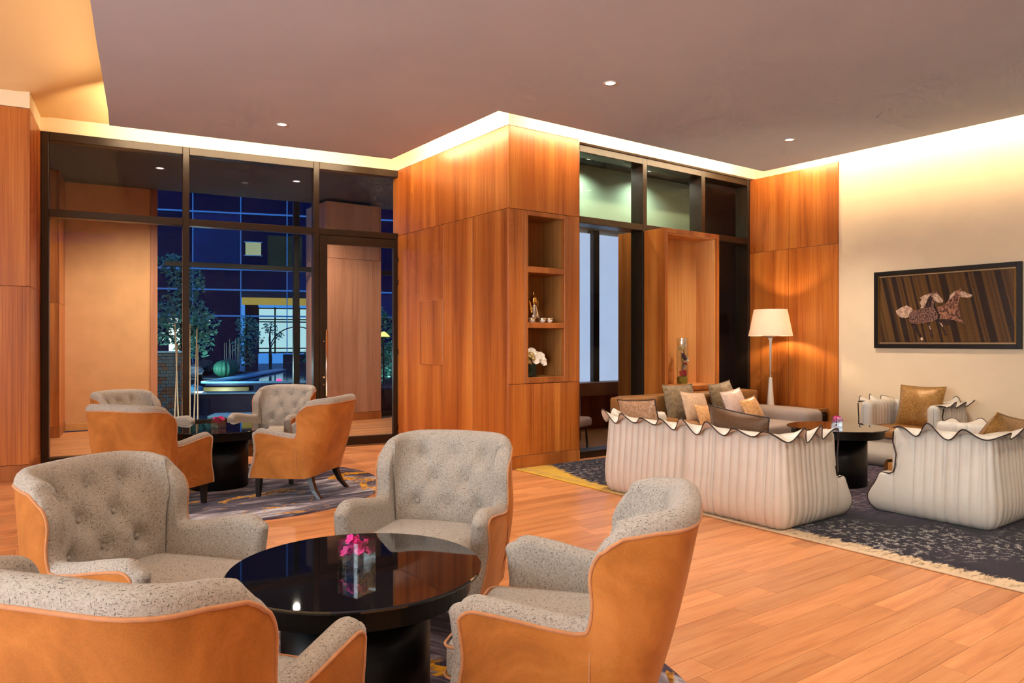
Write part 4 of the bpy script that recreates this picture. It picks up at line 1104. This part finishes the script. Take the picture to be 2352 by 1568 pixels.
cushion(.50, .44, .18, 'cushion_ochre', (1.80, -3.76, .41), (R(-30), R(-10), PI+R(-10)), 'ochre leather cushion on the armchair at the right edge', 'cushion_ochre')

# ------------------------------------------------------------------ end table and lamp
et = thing('end_table', 'low dark wooden end table with drawers under the white lamp', 'table', (0, 0, RZ))
bx('body', 'leg_wood', et, 3.60, 4.24, -1.05, -0.10, 0.10, 0.445, b=0.004); bx('top', 'brown_hide', et, 3.585, 4.25, -1.07, -0.08, 0.445, 0.485, b=0.005)
for k in range(2):
    dw = bx('drawer', 'black_wood', et, 3.62+k*.31, 3.915+k*.31, -1.065, -1.05, 0.30, 0.425, b=0.004); bx('handle', 'leg_wood', dw, 3.70+k*.31, 3.84+k*.31, -1.075, -1.065, 0.40, 0.415)
    bx('drawer', 'black_wood', et, 3.62+k*.31, 3.915+k*.31, -1.065, -1.05, 0.12, 0.29, b=0.004)
for x in (3.63, 4.21):
    for y in (-1.02, -.13): bx('leg', 'leg_wood', et, x-.025, x+.025, y-.025, y+.025, 0, .1)
lp = thing('table_lamp', 'tall slender white lamp with a tapered white shade', 'lamp', (3.85, -0.50, 0.4975))
MB().lathe([(.050, 0), (.048, .012), (.022, .375), (.024, .38), (.012, .385)], 28).build('base', 'lamp_white', lp, True)
MB().lathe([(.007, .38), (.017, .86), (.03, .90)], 20).build('stem', 'lamp_white', lp, True)
t = NT('lamp_shade'); tr = t.new('ShaderNodeBsdfTranslucent'); df = t.new('ShaderNodeBsdfDiffuse'); mx = t.new('ShaderNodeMixShader')
cs = t.ramp(t.noise(t.coord((60, 60, 300)), 1, 2), [(.3, S(236, 218, 198)), (.7, S(248, 236, 220))]); t.link(cs, tr.inputs[0]); t.link(cs, df.inputs[0]); mx.inputs[0].default_value = .5
t.link(df.outputs[0], mx.inputs[1]); t.link(tr.outputs[0], mx.inputs[2]); t.link(mx.outputs[0], t.out.inputs[0])
sh = MB().lathe([(.276, .925), (.208, 1.268)], 48, cap=False).lathe([(.205, 1.268), (.273, .925)], 48, cap=False).build('lamp_shade', 'lamp_shade', lp, True)
MB().lathe([(.018, .905), (.15, .935), (.152, .94), (.018, .92)], 36).build('reflector', 'lamp_white', lp, True)
d = bpy.data.lights.new('lamp_bulb', 'POINT'); d.energy = 32; d.color = (1, .82, .56); d.shadow_soft_size = .035
o = bpy.data.objects.new('lamp_bulb', d); COL.objects.link(o); o.location = (3.85, -.5, .4855+1.08)

# ------------------------------------------------------------------ display cabinet and its vase
dc = thing('display_cabinet', 'tall timber display box with a pale open interior in front of the window', 'cabinet', (0, 0, RZ))
X0, X1, Y0, Y1 = 2.133, 3.14, -0.238, 0.105
bx('side', 'teak', dc, X0, X0+.05, Y0, Y1, 0, 2.70, b=.002); bx('side', 'teak', dc, X1-.05, X1, Y0, Y1, 0, 2.70, b=.002)
bx('top', 'teak', dc, X0+.05, X1-.05, Y0, Y1, 2.645, 2.70, b=.002); bx('bottom_shelf', 'teak', dc, X0+.05, X1-.05, Y0, Y1, .735, .79, b=.002)
bx('plinth_panel', 'teak', dc, X0+.05, X1-.05, Y0+.01, Y0+.03, 0, .735, b=.002)
bx('back', 'teak_pale', dc, X0+.05, X1-.05, Y1-.025, Y1, .79, 2.645)
bx('lining', 'teak_pale', dc, X0+.05, X0+.062, Y0+.025, Y1-.025, .79, 2.645); bx('lining', 'teak_pale', dc, X1-.062, X1-.05, Y0+.025, Y1-.025, .79, 2.645)
bx('lining', 'teak_pale', dc, X0+.062, X1-.062, Y0+.025, Y1-.025, 2.633, 2.645); bx('lining', 'teak_pale', dc, X0+.062, X1-.062, Y0+.025, Y1-.025, .79, .80)
vz = thing('cylinder_vase', 'tall clear glass cylinder filled with mixed flowers in the display box', 'vase', (2.60, -0.10, 0.8123))
MB().lathe([(.070, 0), (.072, .004), (.072, .58)], 36, cap=False).lathe([(.068, .58), (.068, .012), (.001, .012)], 36, cap=False).lathe([(.001, 0), (.070, 0)], 36, cap=False).build('glass', 'vase_glass', vz, True)
MB().lathe([(.001, .013), (.064, .013), (.064, .085), (.055, .10), (.001, .105)], 24, cap=False).build('moss', 'moss', vz, True)
MB().tube([(0, 0, .1), (-.01, 0, .3), (-.012, .01, .40)], .006, 6).tube([(.02, 0, .1), (.03, .01, .3), (.02, 0, .5)], .004, 6).build('stem', 'stem_green', vz, True)
fms = {c_: flower(.04, 6, .6, .75).mesh('flower', c_, True) for c_ in ('petal_white', 'petal_crimson', 'petal_purple', 'petal_cream')}
for c_, x, y, z, k in (('petal_crimson', -.01, -.03, .13, 1.3), ('petal_crimson', .03, -.02, .15, .8), ('petal_white', .02, -.02, .21, 1), ('petal_crimson', .04, -.01, .25, .7), ('petal_white', .035, -.02, .31, 1), ('petal_purple', -.005, -.02, .35, 1.2), ('petal_purple', .012, -.01, .33, 1), ('petal_cream', -.035, -.01, .44, 1), ('petal_white', .015, -.01, .48, 1.1), ('petal_white', .03, 0, .53, 1.2)):
    f = obj('flower', fms[c_], vz, (x, y, z)); f.rotation_euler = (R(60), R(20*math.sin(z*50)), z*20); f.scale = (k,)*3

# ------------------------------------------------------------------ niche objects
cp = thing('coffee_pot', 'polished gold coffee pot with a curved spout on the middle niche shelf', 'coffee pot', (0.455, 0.16, 1.5552), R(20))
MB().lathe([(.046, 0), (.05, .008), (.036, .022), (.058, .035), (.070, .06), (.062, .10), (.036, .19), (.030, .205)], 32).build('body', 'silver_metal', cp, True)
MB().lathe([(.030, .205), (.040, .215), (.042, .24), (.036, .262), (.038, .268), (.030, .285), (.012, .30), (.006, .31), (.011, .32), (.006, .33), (.009, .336), (.002, .352)], 28).build('lid', 'gold_metal', cp, True)
MB().tube([(-.05, 0, .115), (-.072, 0, .17), (-.085, 0, .22), (-.105, 0, .255)], [.024, .02, .015, .008], 12).build('spout', 'gold_metal', cp, True)
MB().tube([(.04, 0, .245), (.075, 0, .262), (.092, 0, .235), (.085, 0, .18), (.068, 0, .12)], .006, 10).build('handle', 'gold_metal', cp, True)
for k, (x, lb) in enumerate(((.352, 'left one of three small white coffee cups in the niche'), (.500, 'middle one of three small white coffee cups in the niche'), (.598, 'right one of three small white coffee cups in the niche'))):
    c_ = thing('coffee_cup', lb, 'cup', (x, .055, 1.5552), 0, 'coffee cups in the niche')
    MB().lathe([(.016, 0), (.02, .004), (.032, .022), (.038, .05), (.036, .05), (.030, .022), (.016, .007), (.001, .006)], 24, cap=False).build('bowl', 'porcelain', c_, True)
    MB().lathe([(.0383, .036), (.0388, .044), (.0386, .046)], 24, cap=False).build('gold_band', 'gold_metal', c_, True)
ov = thing('orchid_arrangement', 'white orchids and cream roses in a dark green square glass vase in the lowest niche', 'flowers', (.365, .15, .9625))
w, h_ = .07, .15
MB().box(-w, w, -w, w, 0, .01).box(-w, -w+.006, -w, w, .01, h_).box(w-.006, w, -w, w, .01, h_).box(-w+.006, w-.006, -w, -w+.006, .01, h_).box(-w+.006, w-.006, w-.006, w, .01, h_).build('glass', 'vase_green', ov)
lf = MB(); leaves(lf, (0, 0, .09), (.055, .055, .075), 60, .07, random.Random(2)); leaves(lf, (.03, -.01, .20), (.12, .07, .06), 70, .05, random.Random(3)); q = lf.build('leaves', 'leaf_dark', ov); q['kind'] = 'stuff'
orch = flower(.052, 5, .12, .85).mesh('orchid', 'petal_white', True); rose = {}
def rose_mesh(mat):
    m = MB()
    for ring, (nn, rr, hh) in enumerate(((3, .012, .034), (4, .020, .030), (5, .028, .022))):
        for i in range(nn):
            a0 = 2*PI*i/nn+ring; rows = []
            for a in range(5):
                an = a0+(a-2)*.42*(6/nn)*.62
                rows.append([(rr*(.45+.55*v)*math.cos(an), rr*(.45+.55*v)*math.sin(an), hh*v-.006*(v > .9)) for v in (0, .4, .75, 1)])
            m.grid(rows)
    return m.mesh('rose', mat, True)
rz = rose_mesh('petal_cream')
for x, y, z, a, k in ((.02, -.05, .275, -10, 1), (.10, -.05, .235, 20, 1), (.15, -.045, .225, 10, 1.05), (.175, -.06, .175, 30, 1.1), (.06, -.07, .18, 0, .8), (.125, -.055, .19, 15, .75)):
    f = obj('orchid', orch, ov, (x, y, z)); f.rotation_euler = (R(75), 0, R(a-15)); f.scale = (k,)*3
for x, y, z in ((-.055, -.05, .245), (-.03, -.06, .215), (-.065, -.06, .185), (-.045, -.07, .155), (.0, -.06, .235), (.005, -.07, .195)):
    f = obj('rose', rz, ov, (x, y, z)); f.rotation_euler = (R(55), R(x*200), z*9); f.scale = (1.25,)*3
MB().tube([(-.02, 0, .012), (-.01, -.02, .12), (.02, -.04, .26)], .004, 6).tube([(.02, 0, .012), (.05, -.02, .16), (.16, -.05, .2)], .004, 6).build('stem', 'stem_green', ov, True)

# ------------------------------------------------------------------ framed print of two horses
pf = thing('framed_picture', 'wide framed print of two galloping horses on the cream wall', 'picture', (0, 0, 0))
YA, YB, ZA, ZB = -1.642, -3.19, 1.270, 2.185
fw = .052; XF = 4.262
bx('frame_side', 'frame_black', pf, XF, 4.298, YA-fw, YA, ZA, ZB, b=.004); bx('frame_side', 'frame_black', pf, XF, 4.298, YB, YB+fw, ZA, ZB, b=.004)
bx('frame_side', 'frame_black', pf, XF, 4.298, YB+fw, YA-fw, ZB-fw, ZB, b=.004); bx('frame_side', 'frame_black', pf, XF, 4.298, YB+fw, YA-fw, ZA, ZA+fw, b=.004)
for g_, xx in ((.0, 4.270), (.013, 4.276)):
    a, b_, c_, d_ = YA-fw-g_, YB+fw+g_, ZA+fw+g_, ZB-fw-g_; e_ = .006
    m = MB().box(xx, 4.29, a-e_, a, c_, d_).box(xx, 4.29, b_, b_+e_, c_, d_).box(xx, 4.29, b_+e_, a-e_, d_-e_, d_).box(xx, 4.29, b_+e_, a-e_, c_, c_+e_); m.build('gilt_slip', 'frame_gold', pf)
t = NT('print_ground'); w_ = t.coord((1, 1, 1)); sp = t.new('ShaderNodeSeparateXYZ'); t.link(w_, sp.inputs[0])
dg = t.math('ADD', sp.outputs[1], t.math('MULTIPLY', sp.outputs[2], -.22))
cbx = t.new('ShaderNodeCombineXYZ'); t.link(t.math('MULTIPLY', dg, 11.0), cbx.inputs[0])
bands = t.noise(cbx.outputs[0], 1.0, 1, .4); rib = t.new('ShaderNodeTexWave', bands_direction='Z'); rib.inputs['Scale'].default_value = 22; rib.inputs['Distortion'].default_value = 2; t.link(w_, rib.inputs[0])
cc = t.ramp(bands, [(.38, S(38, 24, 18)), (.46, S(50, 34, 24)), (.50, S(104, 70, 32)), (.60, S(84, 54, 26)), (.68, S(60, 38, 22))])
low = t.new('ShaderNodeMapRange'); low.inputs[1].default_value = 1.62; low.inputs[2].default_value = 1.42; t.link(t.math('ADD', sp.outputs[2], t.math('MULTIPLY', t.math('SUBTRACT', t.noise(w_, 6, 3), .5), .12)), low.inputs[0])
cc = t.mix(t.math('MULTIPLY', rib.outputs[0], .25), cc, S(34, 22, 14))
t.base(cc); t.set(.25, 0, .5)
py0, py1, pz0, pz1 = YA-fw-.02, YB+fw+.02, ZA+fw+.02, ZB-fw-.02
bx('print', 'print_ground', pf, 4.284, 4.292, py1, py0, pz0, pz1)
def dapple(nm, lo, hi, scl):
    t = NT(nm); n_ = t.noise(t.coord((1, 1, 1)), scl, 3, .7); t.base(t.ramp(n_, [(.45, lo), (.57, hi)])); t.set(.3, 0, .4)
dapple('horse_coat', S(44, 25, 20), S(158, 112, 94), 75); dapple('horse_rear', S(66, 36, 26), S(176, 118, 88), 55); dapple('horse_dark', S(30, 18, 14), S(70, 46, 38), 40); dapple('horse_mane', S(168, 128, 104), S(214, 176, 146), 25)
def inkshape(pts, mat, lay, par=None):
    v = []
    for x, y in pts:
        u = (x-282)/1928; top = 355-120*u; vv = (y-top)/(1302-top); v.append((4.2835-.0006*lay, py0+(py1-py0)*u, pz1+(pz0-pz1)*vv))
    m = MB(); m.add(v, [tuple(range(len(v)))]); return m.build('printed_horse' if par is None else 'printed_detail', mat, par or pf)
h2 = inkshape([(1125, 800), (1210, 775), (1270, 750), (1320, 690), (1350, 620), (1400, 570), (1440, 545), (1470, 540), (1495, 510), (1505, 540), (1540, 560), (1590, 590), (1650, 605), (1660, 630), (1610, 655), (1550, 650), (1500, 640), (1475, 680), (1460, 780), (1490, 870), (1500, 950), (1540, 1010), (1550, 1035), (1510, 1015), (1440, 990), (1330, 960), (1240, 970), (1190, 960), (1150, 900)], 'horse_rear', 1)
inkshape([(1430, 545), (1380, 580), (1335, 620), (1345, 640), (1330, 690), (1380, 640), (1420, 590)], 'horse_mane', 2, h2); inkshape([(1485, 560), (1550, 560), (1600, 590), (1655, 610), (1655, 630), (1600, 650), (1510, 640), (1480, 600)], 'horse_mane', 2, h2); inkshape([(1515, 572), (1545, 575), (1530, 585)], 'frame_black', 3, h2)
inkshape([(1195, 960), (1360, 965), (1390, 1020), (1300, 1060), (1180, 1030)], 'horse_dark', 1.5, h2)
h1 = inkshape([(740, 890), (770, 850), (850, 825), (930, 815), (975, 790), (1000, 720), (1020, 650), (1060, 600), (1090, 580), (1100, 555), (1115, 575), (1140, 570), (1160, 548), (1165, 575), (1190, 610), (1215, 650), (1250, 690), (1245, 715), (1215, 735), (1180, 725), (1140, 720), (1110, 725), (1110, 780), (1140, 850), (1170, 900), (1165, 960), (1120, 985), (1060, 1005), (1000, 1010), (900, 1030), (800, 1030), (745, 1000), (730, 940)], 'horse_coat', 3)
inkshape([(1090, 575), (1040, 590), (970, 610), (905, 650), (935, 680), (897, 720), (930, 760), (912, 805), (960, 800), (1000, 730), (1030, 650)], 'horse_mane', 4, h1); inkshape([(800, 830), (770, 790), (700, 760), (620, 790), (530, 840), (545, 880), (590, 930), (680, 945), (730, 930), (750, 870)], 'horse_mane', 4, h1)
inkshape([(1095, 600), (1150, 590), (1190, 610), (1250, 690), (1240, 715), (1180, 718), (1120, 690)], 'horse_mane', 4, h1); inkshape([(1120, 615), (1150, 620), (1135, 635)], 'frame_black', 5, h1)
for q in ([(1010, 1000), (1060, 1000), (1050, 1060), (1075, 1110), (1110, 1200), (1085, 1235), (1060, 1200), (1050, 1120), (1020, 1060)], [(1110, 960), (1170, 950), (1215, 1010), (1250, 1080), (1305, 1195), (1275, 1210), (1235, 1100), (1190, 1040)], [(740, 960), (840, 1010), (900, 1150), (955, 1245), (920, 1265), (870, 1180), (780, 1080)]): inkshape(q, 'horse_dark', 2, h1)
inkshape([(1110, 725), (1120, 790), (1150, 860), (1175, 905), (1165, 965), (1195, 965), (1200, 900), (1165, 840), (1130, 790)], 'frame_black', 4, h1)
inkshape([(1000, 700), (1060, 610), (1085, 650), (1075, 780), (1020, 800), (985, 790)], 'horse_dark', 3.5, h1)
for q in ([(1195, 1010), (1225, 1020), (1250, 1075), (1235, 1080)], [(910, 1245), (940, 1225), (955, 1262), (930, 1280)], [(1035, 1060), (1055, 1060), (1075, 1110), (1060, 1120)]): inkshape(q, 'horse_mane', 5, h1)
